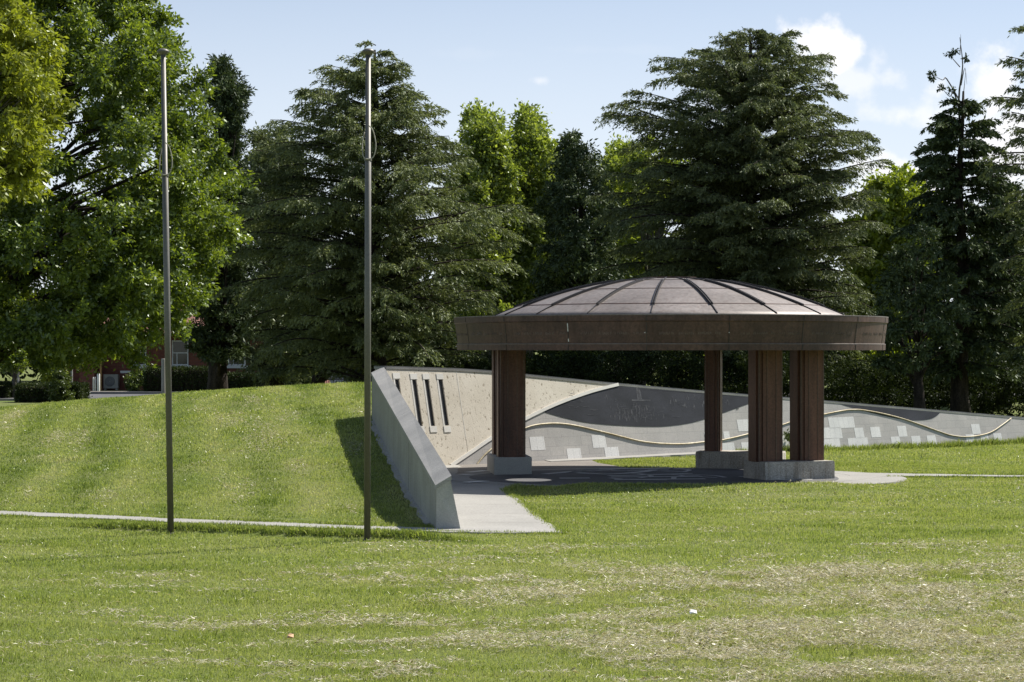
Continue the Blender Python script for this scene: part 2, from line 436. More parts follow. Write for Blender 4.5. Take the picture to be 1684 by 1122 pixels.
L_SHRUB = leaf_mat('olive shrub leaves', (.05, .075, .018), (.11, .14, .036), .3, .04, .4, 1.5)
B_GRASS = blade_mat('grass blades', [(.0, (.11, .17, .022)), (.30, (.29, .355, .080)), (.58, (.43, .46, .17)), (.82, (.50, .48, .28)), (1.0, (.58, .53, .40))], .42, .05)
B_HAY = blade_mat('dry grass clippings', [(.0, (.16, .14, .085)), (.35, (.42, .375, .27)), (.7, (.58, .53, .41)), (1.0, (.70, .66, .56))], .25, .03)

# ------------------------------------------------------------------ terrain
PC, PR = np.array([3.09, 39.1]), 4.30                     # plaza centre and radius
TW = np.array([.737, .676]); TW /= np.linalg.norm(TW); NW = np.array([TW[1], -TW[0]])   # memorial wall direction, outward normal
PZ, PA, PB = np.array([3.1, 38.15]), 4.42, 3.05           # paved oval under the roof
KB = np.array([-.885, 42.6]); BAT = .22
W_OUT0, W_OUT1 = np.array([-1.04, 27.4]), np.array([-2.93, 41.6])   # wing wall outer face in plan


def wall_sh(px, py):
    """where the sight line through a photo pixel meets the battered wall face: (length, height) in metres"""
    T = np.array([TW[0], TW[1], 0]); U = np.array([-NW[0] * BAT, -NW[1] * BAT, 1.0]); N = np.cross(T, U)
    d = np.array([(px - 842) / F, 1, -(py - HZ) / F]); o = np.array([0, 0, EYE]); K = np.array([KB[0], KB[1], 0])
    p = o + d * (N @ (K - o)) / (N @ d); h = p[2]; q = p - K - U * h
    return np.array([q @ T, h])


NF = np.array([NW[0], NW[1], BAT]); NF /= np.linalg.norm(NF)


def wall_pt(s, h, out=0.0):
    b = KB + TW * s - NW * BAT * h
    return np.array([b[0], b[1], h]) + NF * out


TOP = [wall_sh(*p) for p in ((630, 604), (750, 608), (806, 611.5), (1000, 631), (1160, 645), (1350, 660), (1684, 688))]
S0 = -1.96
TOP[0] = np.array([S0, 2.10]); sl = (TOP[-1] - TOP[-2]); TOP.append(TOP[-1] + sl * .55)
TS = np.array([p[0] for p in TOP]); TH = np.array([p[1] for p in TOP]); S1 = TS[-1]
def wtop(s): return float(np.interp(s, TS, TH))


def smooth_table(xs, ys, w):
    g = np.linspace(xs[0], xs[-1], 800); v = np.interp(g, xs, ys); n = max(1, int(w / (g[1] - g[0])))
    k = np.hanning(2 * n + 3); k /= k.sum(); pad = len(k) // 2
    v = np.convolve(np.pad(v, pad, mode='edge'), k, 'valid'); return g, v
PT = smooth_table([-.2, 0, .1, .25, .5, .78, 1.0, 1.15, 1.35, 1.7, 2.2, 2.8, 3.0], [0, 0, .035, .14, .385, .69, .93, 1.0, .96, .72, .3, 0, 0], .10)
PHc = smooth_table([-40, -30, -22, -16, -12.1, -9.9, -8.2, -6.3, -3.3, -1, 3, 8, 14, 20], [0, 0, .35, .75, 1.08, 1.28, 1.41, 1.53, 1.67, 1.55, 1.2, .62, .25, .1], 1.6)


def foot(x): return 27.8 - .36 * (np.asarray(x) + 1.0)


def mound(x, y):
    dp = np.minimum(foot(x), 40); t = (y - dp) / (46 - dp)
    h = np.interp(t, *PT) * np.interp(x, *PHc)
    return h - .02 + (fbm(x * .55, y * .55, 3) - .5) * .10 * np.clip(h * 3, 0, 1)


def xright(y):
    y = np.asarray(y, float)
    a = W_OUT0[0] + (y - W_OUT0[1]) / (W_OUT1[1] - W_OUT0[1]) * (W_OUT1[0] - W_OUT0[0]) + .09
    c0 = KB - NW * .40; xw = c0[0] + (y - c0[1]) / TW[1] * TW[0]
    return np.where(y < 41.75, a, np.maximum(xw, a))


P_PATH = [(-34, 39.6), (-7.65, 30.35), (-4.24, 28.75), (-1.45, 27.6), (-.6, 27.3), (-.6, 26.9), (-1.5, 27.08), (-4.24, 28.18), (-7.65, 29.72), (-34, 38.8)]
P_FORE = [(-1.0, 27.2), (-.55, 26.8), (.10, 26.75), (.70, 26.78), (.60, 27.6), (.46, 28.8), (.33, 30.2), (.16, 31.9), (.02, 33.4), (-.12, 34.9), (.05, 36.0), (-1.05, 37.6), (-1.1, 42.3), (-2.3, 41.6)]
P_RPATH = [(5.9, 36.75), (6.35, 37.15), (6.85, 37.9), (7.35, 38.55), (9.0, 38.42), (12.5, 38.0), (30, 37.0), (30, 37.5), (12.5, 38.36), (9.0, 38.85), (7.1, 39.45), (6.5, 39.85), (6.15, 40.0), (6.55, 38.6)]
k1 = KB + TW * 3.1; k2 = KB + TW * 7.6
P_AGG = [(-2.3, 41.6), (-1.2, 36.9), (2.0, 38.5), (2.45, 41.15), (1.85, 43.2), tuple(k1 + NW * .55), tuple(k1), tuple(KB)]
P_STRIP = [tuple(KB + TW * 2.2 + NW * -.02), tuple(KB + TW * 1.9 + NW * .5), tuple(KB + TW * 3.2 + NW * .62), tuple(k2 + NW * .5), tuple(k2 + NW * -.02)]
PAVED = [P_PATH, P_FORE, P_RPATH, P_AGG, P_STRIP]


def rough_poly(P, amp=.05, step=.35, seed=5):
    """paving outline with the slightly ragged edge of turf growing over it"""
    out = []; r = np.random.default_rng(seed)
    for i in range(len(P)):
        a, b = np.array(P[i]), np.array(P[(i + 1) % len(P)]); n = max(1, int(np.linalg.norm(b - a) / step))
        for k in range(n):
            out.append(tuple(a + (b - a) * k / n + (r.normal(0, amp, 2) if k else 0)))
    return out


def paved(x, y):
    m = (((x - PZ[0]) / (PA - .05)) ** 2 + ((y - PZ[1]) / (PB - .05)) ** 2) < 1
    for p in PAVED: m |= in_poly(x, y, p)
    return m


G0, G1 = gp(90, 868), gp(785, 893)                          # shallow sunken edge through the lawn by the poles


def gdist(x, y):
    d = G1 - G0; L = np.linalg.norm(d); d = d / L; n = np.array([-d[1], d[0]])
    a = (x - G0[0]) * d[0] + (y - G0[1]) * d[1]; b = (x - G0[0]) * n[0] + (y - G0[1]) * n[1]
    fade = np.clip(a / .8, 0, 1) * np.clip((L - a) / .8, 0, 1)
    return b, fade


def lawn(x, y):
    x = np.asarray(x, float); y = np.asarray(y, float)
    q = np.hypot((x - PZ[0]) / PA, (y - PZ[1]) / PB); r = (q - 1) * PB; w = np.clip((PZ[1] - y) / PB, 0, 1) ** .7
    near = .125 * np.clip(r / .25, 0, 1) * np.exp(-(np.maximum(r - .4, 0) / 1.5) ** 2) * w * np.clip((x - .35) / .9, 0, 1) * np.clip((7.0 - x) / 1.4, 0, 1)
    z = near + (fbm(x * .35, y * .35, 21) - .5) * .07 * np.clip((27 - y) / 2, 0, 1)
    z = z - .20 * np.clip((x - 3) / 9, 0, 1) * np.clip((y - 41) / 4, 0, 1)
    b, fd = gdist(x, y)
    z = z + fd * (.05 * np.exp(-((b - .16) / .16) ** 2) - .06 * np.exp(-((b + .02) / .09) ** 2))
    return z


def grid_mesh(name, X, Y, Z, mat, **kw):
    n, m = X.shape; V = np.stack([X, Y, Z], -1).reshape(-1, 3); i = np.arange(n * m).reshape(n, m)
    Fc = np.stack([i[:-1, :-1], i[:-1, 1:], i[1:, 1:], i[1:, :-1]], -1).reshape(-1, 4)
    return np_mesh(name, V, Fc, mat, smooth=True, **kw)


xs = np.concatenate([[-900, -400, -150, -70, -40, -25], np.arange(-15, 17, .2), [22, 35, 60, 120, 400, 900]])
ys = np.concatenate([[-60, -20, 0, 6, 10], np.arange(12.5, 28.5, .14), np.arange(28.5, 50, .25), [55, 62, 72, 85, 100, 120, 150, 250, 500, 1500]])
X, Y = np.meshgrid(xs, ys)
tag(grid_mesh('ground', X, Y, lawn(X, Y) * ((Y > 12) & (Y < 80)), M['soil']), kind='structure')
ym = np.concatenate([np.arange(26.6, 41.6, .3), np.arange(41.6, 56, .2), np.arange(56, 84, 1.0)]); um = np.concatenate([[0, .15, .28, .36], np.linspace(.42, 1, 90)])
Ym = np.repeat(ym[:, None], len(um), 1); xr = np.minimum(xright(ym), 17)[:, None]; Xm = -42 + (xr + 42) * um[None, :]
tag(grid_mesh('mound', Xm, Ym, mound(Xm, Ym), M['soil']), kind='structure')


def slab(name, poly, z, mat, seed=5, amp=.045):
    b = MB(); b.prism(rough_poly(poly, amp, .3, seed), -.06, z); return tag(b.build(name, mat), kind='structure')
slab('path', P_PATH, .022, M['pav'], 5); slab('forecourt', P_FORE, .026, M['pav'], 6, .03)
slab('side_path', P_RPATH, .0345, M['pav'], 7); slab('aggregate_paving', P_AGG, .018, M['agg'], 8, .02); slab('wall_path', P_STRIP, .030, M['pav'], 9, .02)
pz = MB()
pz.prism([(PZ[0] + (PA - (.5 if cos(2 * pi * k / 96) < 0 else .5 + .8 * cos(2 * pi * k / 96))) * cos(2 * pi * k / 96), PZ[1] + (PB - .38) * sin(2 * pi * k / 96)) for k in range(96)], -.05, .036)
tag(pz.build('plaza', M['basalt']), kind='structure')
pz = MB(); pz.prism([(PZ[0] + PA * cos(2 * pi * k / 96), PZ[1] + PB * sin(2 * pi * k / 96)) for k in range(96)], -.05, .032)
tag(pz.build('plaza_border', M['pav']), kind='structure')
# pale lines let into the plaza floor
inl = MB()
r_ = random.Random(4)
def flat_strip(b, pts, w, z):
    P = [np.array(p) for p in catmull(pts, 8)]; vs = []; fs = []
    for i, p in enumerate(P):
        d = P[min(i + 1, len(P) - 1)] - P[max(i - 1, 0)]; d /= np.linalg.norm(d); n = np.array([-d[1], d[0]]) * w / 2
        vs += [(*(p + n), z), (*(p - n), z)]
    fs = [(2 * i + 1, 2 * i + 3, 2 * i + 2, 2 * i) for i in range(len(P) - 1)]
    b.add(vs, fs)
for line in ([(770, 780), (800, 777)], [(895, 783), (940, 779), (985, 777)], [(950, 781), (1000, 783), (1050, 780), (1075, 776)], [(945, 780), (960, 777.5), (1010, 776)], [(1000, 786), (1080, 784), (1135, 782)],
             [(1005, 788), (1090, 787.5), (1155, 787)], [(1010, 792), (1090, 791.6), (1160, 791)], [(920, 790), (970, 789.6)], [(760, 784), (775, 785)], [(765, 797), (800, 794.5)], [(985, 774.5), (1040, 774), (1100, 775)]):
    flat_strip(inl, [gp(*p) for p in line], .20, .041)
for k in range(14):
    a = r_.uniform(0, 2 * pi); rr = r_.uniform(.6, 2.2); q = PC + np.array([cos(a), sin(a)]) * rr; b_ = r_.uniform(0, 2 * pi)
    flat_strip(inl, [q, q + .6 * np.array([cos(b_), sin(b_)]), q + 1.2 * np.array([cos(b_ + .4), sin(b_ + .4)])], .10, .0395)
tag(inl.build('plaza_inlay', M['inlay']), kind='structure')
jn = MB()
for q in ([(-.50, 28.3), (.40, 28.25)], [(-.62, 29.9), (.22, 29.85)], [(-.80, 31.6), (.06, 31.55)], [(-.95, 33.4), (-.12, 33.35)],):
    flat_strip(jn, [np.array(p) for p in (q[0], ((q[0][0] + q[1][0]) / 2, (q[0][1] + q[1][1]) / 2), q[1])], .013, .0285)
tag(jn.build('paving_joint', M['agg']), kind='structure')
# road and kerbs beyond the mound
rd = MB(); rd.prism([(-120, 95), (-10, 95), (30, 99), (30, 112), (-10, 108), (-120, 108)], -.05, .02); tag(rd.build('road', M['asphalt']), kind='structure')
kb = MB(); kb.prism([(-120, 108.0), (-10, 108.0), (-10, 108.2), (-120, 108.2)], -.05, .14); kb.prism([(-120, 94.8), (-10, 94.8), (-10, 95), (-120, 95)], -.05, .10)
tag(kb.build('kerb', M['kerb']), kind='structure')
ft = MB(); ft.prism([(-120, 112.2), (-12, 112.2), (-12, 113.4), (-120, 113.4)], -.05, .06); tag(ft.build('footpath', M['agg']), kind='structure')  # darker paving colour stands in for shade on the footpath
sq = MB(); sq.prism([(-14, 118), (-2, 118), (4, 135), (-22, 135)], -.04, .02); tag(sq.build('pale_far_ground', M['pav']), kind='structure')  # pale slab put in for the sunlit open ground under the cedar

# ------------------------------------------------------------------ memorial wall
T3 = np.array([TW[0], TW[1], 0.0]); U3 = np.array([-NW[0] * BAT, -NW[1] * BAT, 1.0])
def uv_wall(p):
    K = np.array([KB[0], KB[1], 0]); h = p[2]; q = p - K - U3 * h; return (float(q @ T3) + 4, float(h) + .1)


def panel(b, sh, out, depth):
    """flat piece of cladding with outline sh in wall coordinates, its face `out` in front of the wall plane"""
    a = sum(sh[i][0] * sh[(i + 1) % len(sh)][1] - sh[(i + 1) % len(sh)][0] * sh[i][1] for i in range(len(sh)))
    if a < 0: sh = list(sh)[::-1]
    n = len(sh)
    vs = [wall_pt(s, h, out) for s, h in sh] + [wall_pt(s, h, out - depth) for s, h in sh]
    fs = [tuple(range(n)), tuple(range(2 * n - 1, n - 1, -1))] + [(i, n + i, n + (i + 1) % n, (i + 1) % n) for i in range(n)]
    return b.add(vs, fs)


mw = thing('memorial_wall', 'long battered memorial wall of beige concrete, grey and black stone falling away to the right', 'memorial wall', (*KB, 0))
body = MB(); ss = sorted(set(list(TS) + list(np.linspace(S0, S1, 24))))
DEP = .15
prof = []
for s in ss:
    h = wtop(s) - .03
    back = KB + TW * s - NW * (BAT * h + .36)
    prof.append([wall_pt(s, -.45, -DEP), wall_pt(s, h, -DEP), np.array([*back, h]), np.array([*back, -.45])])
vs = [p for q in prof for p in q]; fs = []
for i in range(len(prof) - 1):
    for k in range(4):
        fs.append((i * 4 + k, i * 4 + (k + 1) % 4, i * 4 + 4 + (k + 1) % 4, i * 4 + 4 + k))
fs += [(0, 3, 2, 1), tuple(len(vs) - 4 + k for k in range(4))]
body.add(vs, fs); body.build('core', M['conc'], mw)
# beige skin with the four slots left open
CUR = catmull([(741, 766), (775, 743), (804, 723), (835, 705), (863, 689), (900, 671), (934, 657), (975, 643), (1016, 632.5)], 6)
CURS = [wall_sh(*p) for p in CUR]
slots_px = [((648.5, 623), (668, 701)), ((681.5, 624), (691.5, 701)), ((701.5, 624), (712.5, 701)), ((725, 624), (734.5, 701))]
SL = []
for a, b in slots_px:
    sa = wall_sh(*a); sb = wall_sh(*b); SL.append(((sa[0] + sb[0]) / 2 - .062, (sa[0] + sb[0]) / 2 + .062, sb[1], sa[1]))
hb = np.mean([q[2] for q in SL]); ht = np.mean([q[3] for q in SL])
KN = -.03
bs = MB()
curve0 = CURS[0]
lowc = [(s, h) for s, h in CURS if s < KN]; hK = np.interp(KN, [c[0] for c in CURS], [c[1] for c in CURS])
panel(bs, [(S0, -.2), (CURS[0][0] - .25, -.2)] + [tuple(CURS[0] + np.array([0, -.02]))] + [tuple(c) for c in lowc[1:]] + [(KN, hK), (KN, hb), (S0, hb)], 0, DEP)
panel(bs, [(S0, ht), (KN, ht), (KN, wtop(KN) - .03), (S0, wtop(S0) - .03)], 0, DEP)
edges = [S0] + [e for q in SL for e in q[:2]] + [KN]
for i in range(0, len(edges), 2): panel(bs, [(edges[i], hb), (edges[i + 1], hb), (edges[i + 1], ht), (edges[i], ht)], 0, DEP)
KR = KN + .012
hc = [(s, h) for s, h in CURS if s > KR]; hKr = np.interp(KR, [c[0] for c in CURS], [c[1] for c in CURS])
topr = [(s, wtop(s) - .03) for s in np.linspace(KR, CURS[-1][0], 10)]
panel(bs, [(KR, hKr)] + hc[:-1] + topr[::-1], 0, DEP)
bs.build('concrete_panel', M['beige'], mw, uv=uv_wall)
jt = MB(); panel(jt, [(KN, .55), (KR, .55), (KR, wtop(KN) - .03), (KN, wtop(KN) - .03)], .003, .1); jt.build('joint', M['white_conc'], mw)
# grey cladding right of the curve
gs = MB()
lo = [(CURS[0][0] - .02, -.35), (S1, -.35)]
panel(gs, lo + [(s, wtop(s) - .03) for s in np.linspace(S1, CURS[-1][0], 16)] + [tuple(c) for c in CURS[::-1][1:]], .004, DEP)
gs.build('grey_cladding', M['grey_clad'], mw, uv=uv_wall)
# white edging strip on the curve
ed = MB(); P = CURS; w_ = .035
nr = []
for i, p in enumerate(P):
    d = P[min(i + 1, len(P) - 1)] - P[max(i - 1, 0)]; d = d / np.linalg.norm(d); nr.append(np.array([-d[1], d[0]]))
for i in range(len(P) - 1):
    panel(ed, [tuple(P[i] - nr[i] * w_), tuple(P[i + 1] - nr[i + 1] * w_), tuple(P[i + 1] + nr[i + 1] * w_), tuple(P[i] + nr[i] * w_)], .03, .06)
ed.build('edging', M['white_conc'], mw)
# slots
for (a, b, l, h) in SL:
    m = MB(); panel(m, [(a + .002, l), (b - .002, l), (b - .002, h), (a + .002, h)], -.03, .06); o = m.build('slot_window', M['slot'], mw)
    m = MB(); panel(m, [(a - .04, h), (b + .025, h), (b + .025, h + .12), (a - .04, h + .12)], .010, .08); m.build('lintel', M['white_conc'], o)
    m = MB(); panel(m, [(a - .04, l - .13), (b + .025, l - .13), (b + .025, l), (a - .04, l)], .012, .08); m.build('sill', M['white_conc'], o)
    m = MB(); panel(m, [(a - .04, l), (a, l), (a, h), (a - .04, h)], .004, .08); m.build('frame', M['white_conc'], o)
# dark granite murals
lower = catmull([(890, 676.5), (930, 688), (970, 696), (1029, 700.8), (1070, 702), (1099, 701), (1139, 695), (1184, 681), (1229, 665), (1262, 654)], 5)
lw = [wall_sh(*p) for p in lower]
upc = [c for c in CURS if c[0] > lw[0][0] + .02]
blk = MB(); tops = [(s, wtop(s) - .035) for s in np.linspace(CURS[-1][0] + .05, lw[-1][0], 12)]
panel(blk, [tuple(p) for p in lw] + tops[::-1] + [tuple(c) for c in upc[::-1]], .012, .03)
b1 = tag(blk.build('granite_mural', M['black'], mw, uv=uv_wall))
lower2 = catmull([(1378, 663.5), (1409, 673), (1444, 682), (1484, 690), (1511, 691.4), (1530, 689), (1540, 684), (1546, 678)], 5); l2 = [wall_sh(*p) for p in lower2]
b2m = MB(); t2 = [(s, wtop(s) - .035) for s in np.linspace(l2[0][0] + .1, l2[-1][0], 10)]
panel(b2m, [tuple(p) for p in l2] + t2[::-1], .012, .03); b2m.build('granite_mural', M['black'], mw, uv=uv_wall)
# etched figures on the larger mural: a tower, a crowd, small pointed shapes
et = MB(); re_ = random.Random(8)
def epoly(pts, out=.0135): panel(et, [tuple(wall_sh(*p)) for p in pts], out, .001)
epoly([(1045, 637), (1051, 637), (1055, 657), (1047, 657)]); epoly([(1038, 657), (1068, 657.5), (1070, 660), (1038, 660)], .0142)
for k in range(110):
    x = re_.gauss(1042, 22); y = re_.uniform(664, 688); h = re_.uniform(2.5, 9); w = re_.uniform(.5, 1.0)
    if 1000 < x < 1092: epoly([(x, y), (x + w, y + .2), (x + w + .4, y + h), (x + .2, y + h)], .0135 + .0001 * (k % 9))
for (x, y, s) in ((1104, 648, 20), (1125, 660, 14), (1156, 658, 13), (1140, 664, 11), (1110, 655, 12), (1140, 647, 9), (1129, 648, 10), (1195, 655, 12), (1212, 668, 6), (958, 650, 6), (996, 648, 9), (985, 650, 5)):
    for j in range(9):
        f = re_.uniform(-.5, .5); y0 = y + abs(f) * s * 1.1 + re_.uniform(0, .15) * s; x0 = x + f * s * .34; l = re_.uniform(.15, .5) * s
        epoly([(x0, y0), (x0 + .8, y0 + .1), (x0 + 1.0 + f * 1.5, y0 + l), (x0 + .2 + f * 1.5, y0 + l)], .0136 + .0001 * j)
for k in range(60):
    x = re_.uniform(925, 1215); y = re_.uniform(660, 694) - abs(x - 1070) * .10; l = re_.uniform(2, 12); dy = re_.uniform(-2, 2)
    epoly([(x, y), (x + l, y + dy), (x + l, y + dy + .7), (x, y + .8)], .0145 + .0001 * (k % 7))
et.build('etching', M['etch'], b1)
# pale tiles set in the grey cladding
TILES = [(870, 719, 897, 740), (931, 738, 957, 757.6), (972, 716, 997.6, 736), (993, 736, 1019, 755), (1211, 690.5, 1234, 709), (1188.7, 710, 1201, 725), (1157, 711, 1180, 726), (1185.6, 729, 1209, 744), (1218, 728, 1242, 743),
         (1361, 687, 1406, 703.4), (1347, 704, 1385.7, 721), (1403.7, 704, 1421.6, 720.3), (1430, 702.7, 1449, 719), (1347, 721.7, 1383, 738), (1393, 721, 1429, 737), (1474.5, 701, 1492, 718), (1464, 718.6, 1481.4, 733),
         (1497.6, 717.5, 1515, 733), (1523, 716.6, 1540.5, 731), (1596, 698, 1613, 713.6), (1587, 714.7, 1603, 727), (1611, 714.7, 1626, 726), (1632.5, 713, 1648, 725), (1285, 716, 1296, 733), (1262, 704, 1278, 721), (1302, 700, 1330, 716)]
for (x0, y0, x1, y1) in TILES:
    a = wall_sh(x0, y0); b = wall_sh(x1, y1); m = MB(); panel(m, [(a[0], b[1]), (b[0], b[1]), (b[0], a[1]), (a[0], a[1])], .0075, .02)
    m.build('pale_tile', M['pale_tile'], mw, uv=lambda p, a=a: (uv_wall(p)[0] - a[0] - 4.0 + .0, uv_wall(p)[1]))
# brass ribbon
RB = [(782, 766), (793, 752), (804.5, 741), (833, 719), (862.6, 704.5), (884, 698.7), (912.5, 696.7), (941, 699.5), (976.7, 707.4), (1012, 716), (1048, 725), (1076.5, 729), (1105, 730.5), (1130, 730), (1158, 727), (1187, 724), (1230, 714),
      (1285, 699), (1301, 694), (1351, 682.4), (1386.6, 675.5), (1405, 674), (1420, 675), (1450.7, 680.6), (1483.7, 689), (1516, 700), (1544, 710), (1562.5, 716), (1585.7, 718.7), (1609, 716.6), (1629.7, 710.6), (1648, 698.5), (1662, 688)]
rbp = [wall_sh(*p) for p in RB]; rb = MB()
rb.tube([wall_pt(s, h, .018) for s, h in catmull(rbp, 5)], .018, 8); rb.build('ribbon', M['ribbon'], mw, smooth=True)
# coping
cp = MB(); cd = MB()
for i in range(len(ss) - 1):
    for (bb, z0, z1, f0, f1) in ((cp, -.03, .012, .02, -.2), (cd, .012, .034, -.03, -.22)):
        q = []
        for z in (z0, z1):
            row = []
            for s in (ss[i], ss[i + 1]):
                h = wtop(s); e = wall_pt(s, h)
                a = e[:2] + NW * f0; b = KB + TW * s - NW * (BAT * h + .39)
                row.append((np.array([*a, h + z]), np.array([*b, h + z])))
            q.append([row[0][0], row[1][0], row[1][1], row[0][1]])
        bb.hexa(q[0], q[1])
cp.build('coping', M['coping'], mw); cd.build('capping', M['lead'], mw)

# ------------------------------------------------------------------ wing wall
ww = thing('wing_wall', 'grey concrete wing wall with a sloping stone coping rising along the grass mound', 'retaining wall', (-1.0, 27.4, 0))
wi = np.array([-.69, 27.3]); wf = np.array([-2.25, 41.85])
NI = np.array([-.845, 27.4, .734]); FI = np.array([-2.70, 41.74, 2.10]); NO = np.array([-1.04, 27.4, .617]); FO = np.array([-2.93, 41.6, 1.99])
dn = np.array([0, 0, .05])
b = MB(); b.hexa([(*W_OUT0, -.3), (-.64, 27.3, -.3), (-2.18, 41.85, -.3), (*W_OUT1, -.3)], [NO - dn, NI - dn, FI - dn, FO - dn]); b.build('wall', M['conc'], ww)
b = MB(); e = np.array([0, -.006, 0]); b.hexa([(-1.04, 27.392, -.25), (-.645, 27.292, -.25), (-.645, 27.31, -.25), (-1.04, 27.41, -.25)],
                                             [(-1.04, 27.392, .565), (-.852, 27.392, .682), (-.852, 27.41, .682), (-1.04, 27.41, .565)]); b.build('end_face', M['conc_end'], ww)
ax = (FI - NI) / np.linalg.norm(FI - NI); sd = (NI - NO) / np.linalg.norm(NI - NO); ovo = -sd * .018; ovi = sd * .012
nseg = 2
for i in range(nseg):
    t0, t1 = i / nseg, (i + 1) / nseg; g = .0005
    A = NO + (FO - NO) * (t0 + (g if i else 0)) + ovo; B = NI + (FI - NI) * (t0 + (g if i else 0)) + ovi; C_ = NI + (FI - NI) * (t1 - g) + ovi; D = NO + (FO - NO) * (t1 - g) + ovo
    if i == 0: A = A - ax * .02; B = B - ax * .02
    b = MB(); b.hexa([p - dn * .95 for p in (A, B, C_, D)], [p + np.array([0, 0, .012]) for p in (A, B, C_, D)]); b.build('coping', M['coping'], ww)
b = MB()
for t in (.33,):
    p = W_OUT0 + (W_OUT1 - W_OUT0) * t; zt = NO[2] + (FO[2] - NO[2]) * t - .06; d = (W_OUT1 - W_OUT0) / np.linalg.norm(W_OUT1 - W_OUT0); n = np.array([-d[1], d[0]])
    q = [p + n * .003, p + n * .003 + d * .02, p + d * .02 - n * .01, p - n * .01]; b.prism([tuple(c) for c in q], 0, zt)
b.build('joint', M['lead'], ww)
# concrete footing strip showing along the turf
b = MB(); tt = np.linspace(.06, .96, 40); d = (W_OUT1 - W_OUT0); dl = d / np.linalg.norm(d); n = np.array([-dl[1], dl[0]]); rows = []; rf = random.Random(3)
for t in tt:
    p = W_OUT0 + d * t; w = (.09 if n[0] < 0 else -.09) * (.5 + .9 * rf.random()); q = p + n * w; z = float(mound(p[0] - .1, p[1])) + .035
    rows.append([np.array([*p, z]), np.array([*q, z - .015]), np.array([*q, z - .2]), np.array([*p, z - .2])])
vs = [p for r in rows for p in r]; fs = [(i * 4 + k, i * 4 + (k + 1) % 4, i * 4 + 4 + (k + 1) % 4, i * 4 + 4 + k) for i in range(len(rows) - 1) for k in range(4)]
b.add(vs, fs + [(0, 1, 2, 3), tuple(len(vs) - 1 - k for k in range(4))]); b.build('footing', M['conc'], ww)

# ------------------------------------------------------------------ rotunda
CX, CY = PC
ro = thing('memorial_rotunda', 'round open pavilion with a shallow copper dome on clustered bronze columns', 'pavilion', (CX, CY, 0))
ZR = 3.10
def dome_z(r): return ZR + .02 + .76 * (1 - (r / 3.46) ** 2)
SC = .979
fa = MB(); fa.lathe([(r_k * SC, z_k) for r_k, z_k in [(3.45 / SC, ZR + .012), (4.30, ZR - .012), (4.318, ZR - .004), (4.318, ZR - .02), (4.314, 2.985), (4.296, 2.972), (4.294, 2.96), (4.242, 2.585), (4.266, 2.572), (4.260, 2.465), (4.205, 2.465), (4.18, 2.56), (3.4, 2.60), (3.4, ZR - .02)]], PC, 144, close=True)
fl = MB(); fl.lathe([(r_k * SC, z_k) for r_k, z_k in [(4.321, ZR - .014), (4.321, ZR + .001), (4.27, ZR - .001), (4.27, ZR - .014)]], PC, 144, close=True); fl.build('rim_flashing', M['dome'], ro)
lg = MB(); lg.lathe([(r_k * SC, z_k) for r_k, z_k in [(4.243, 2.5735), (4.267, 2.5735), (4.267, 2.583), (4.243, 2.588)]], PC, 144, close=True); lg.build('drip_ledge', M['dome'], ro)
so = MB(); so.lathe([(.52, 3.80), (1.6, 3.62), (3.4, 2.95), (3.4, 2.601)], PC, 72); so.build('ceiling', M['copper'], ro, smooth=True)
# panel joints
jb = fa; jb.k = 1
for k in range(18):
    a = R(-90 - 10 + 20 * k); 
    for (r0, z0, r1, z1) in ((4.244, 2.59, 4.295, 2.958), (4.261, 2.466, 4.268, 2.570), (4.315, 2.988, 4.320, ZR - .015)):
        da = .0016; vs = []
        for (r, z) in ((r0, z0), (r1, z1)):
            for s in (-da, da):
                for q in (.004, -.01): vs.append((CX + (r * SC + q) * cos(a + s), CY + (r * SC + q) * sin(a + s), z))
        jb.add(vs, [(0, 2, 6, 4), (1, 5, 7, 3), (0, 4, 5, 1), (2, 3, 7, 6), (4, 6, 7, 5), (0, 1, 3, 2)])
# worn, no longer legible raised lettering round the drum
tx = fa; tx.k = 2; rl = random.Random(12)
for k in range(18):
    a0 = -90 - 10 + 20 * k + 2.2; a = a0 + rl.uniform(0, 2); row_z = 2.745
    while a < a0 + 15.5:
        wlen = rl.randint(3, 8)
        for c in range(wlen):
            for j in range(rl.choice((1, 2, 2))):
                aa = R(a + j * .22); hh = rl.uniform(.028, .05); z0 = row_z + rl.uniform(-.006, .006); r = 4.2235 + (z0 - 2.585) * .176
                q = rl.uniform(-.0006, .0006); da = .0007
                vs = []
                for zz, sh in ((z0, 0), (z0 + hh, q)):
                    r = 4.2425 + (zz - 2.585) * .139
                    for s in (-da, da):
                        for o_ in (.003, -.006): vs.append((CX + (r * SC + o_) * cos(aa + s + sh), CY + (r * SC + o_) * sin(aa + s + sh), zz))
                tx.add(vs, [(0, 2, 6, 4), (1, 5, 7, 3), (0, 4, 5, 1), (2, 3, 7, 6), (4, 6, 7, 5), (0, 1, 3, 2)])
            a += .48
        a += .8
for (ad, za, zb) in ((-120, 2.80, 2.945), (-120, 2.62, 2.67), (-100.4, 2.77, 2.785), (-80, 2.77, 2.785)):  # pale strips and dots painting light through slits in the fascia joints
    vs = []
    for zz in (za, zb):
        r = 4.2425 + (zz - 2.585) * .139
        for q in (-.0019, .0019):
            for o_ in (.007, -.006): vs.append((CX + (r * SC + o_) * cos(R(ad) + q), CY + (r * SC + o_) * sin(R(ad) + q), zz))
    fa.k = 3; fa.add(vs, [(0, 2, 6, 4), (1, 5, 7, 3), (0, 4, 5, 1), (2, 3, 7, 6), (4, 6, 7, 5), (0, 1, 3, 2)])
fascia = fa.build('fascia', [M['copper'], M['batten'], M['letters'], M['inlay']], ro)
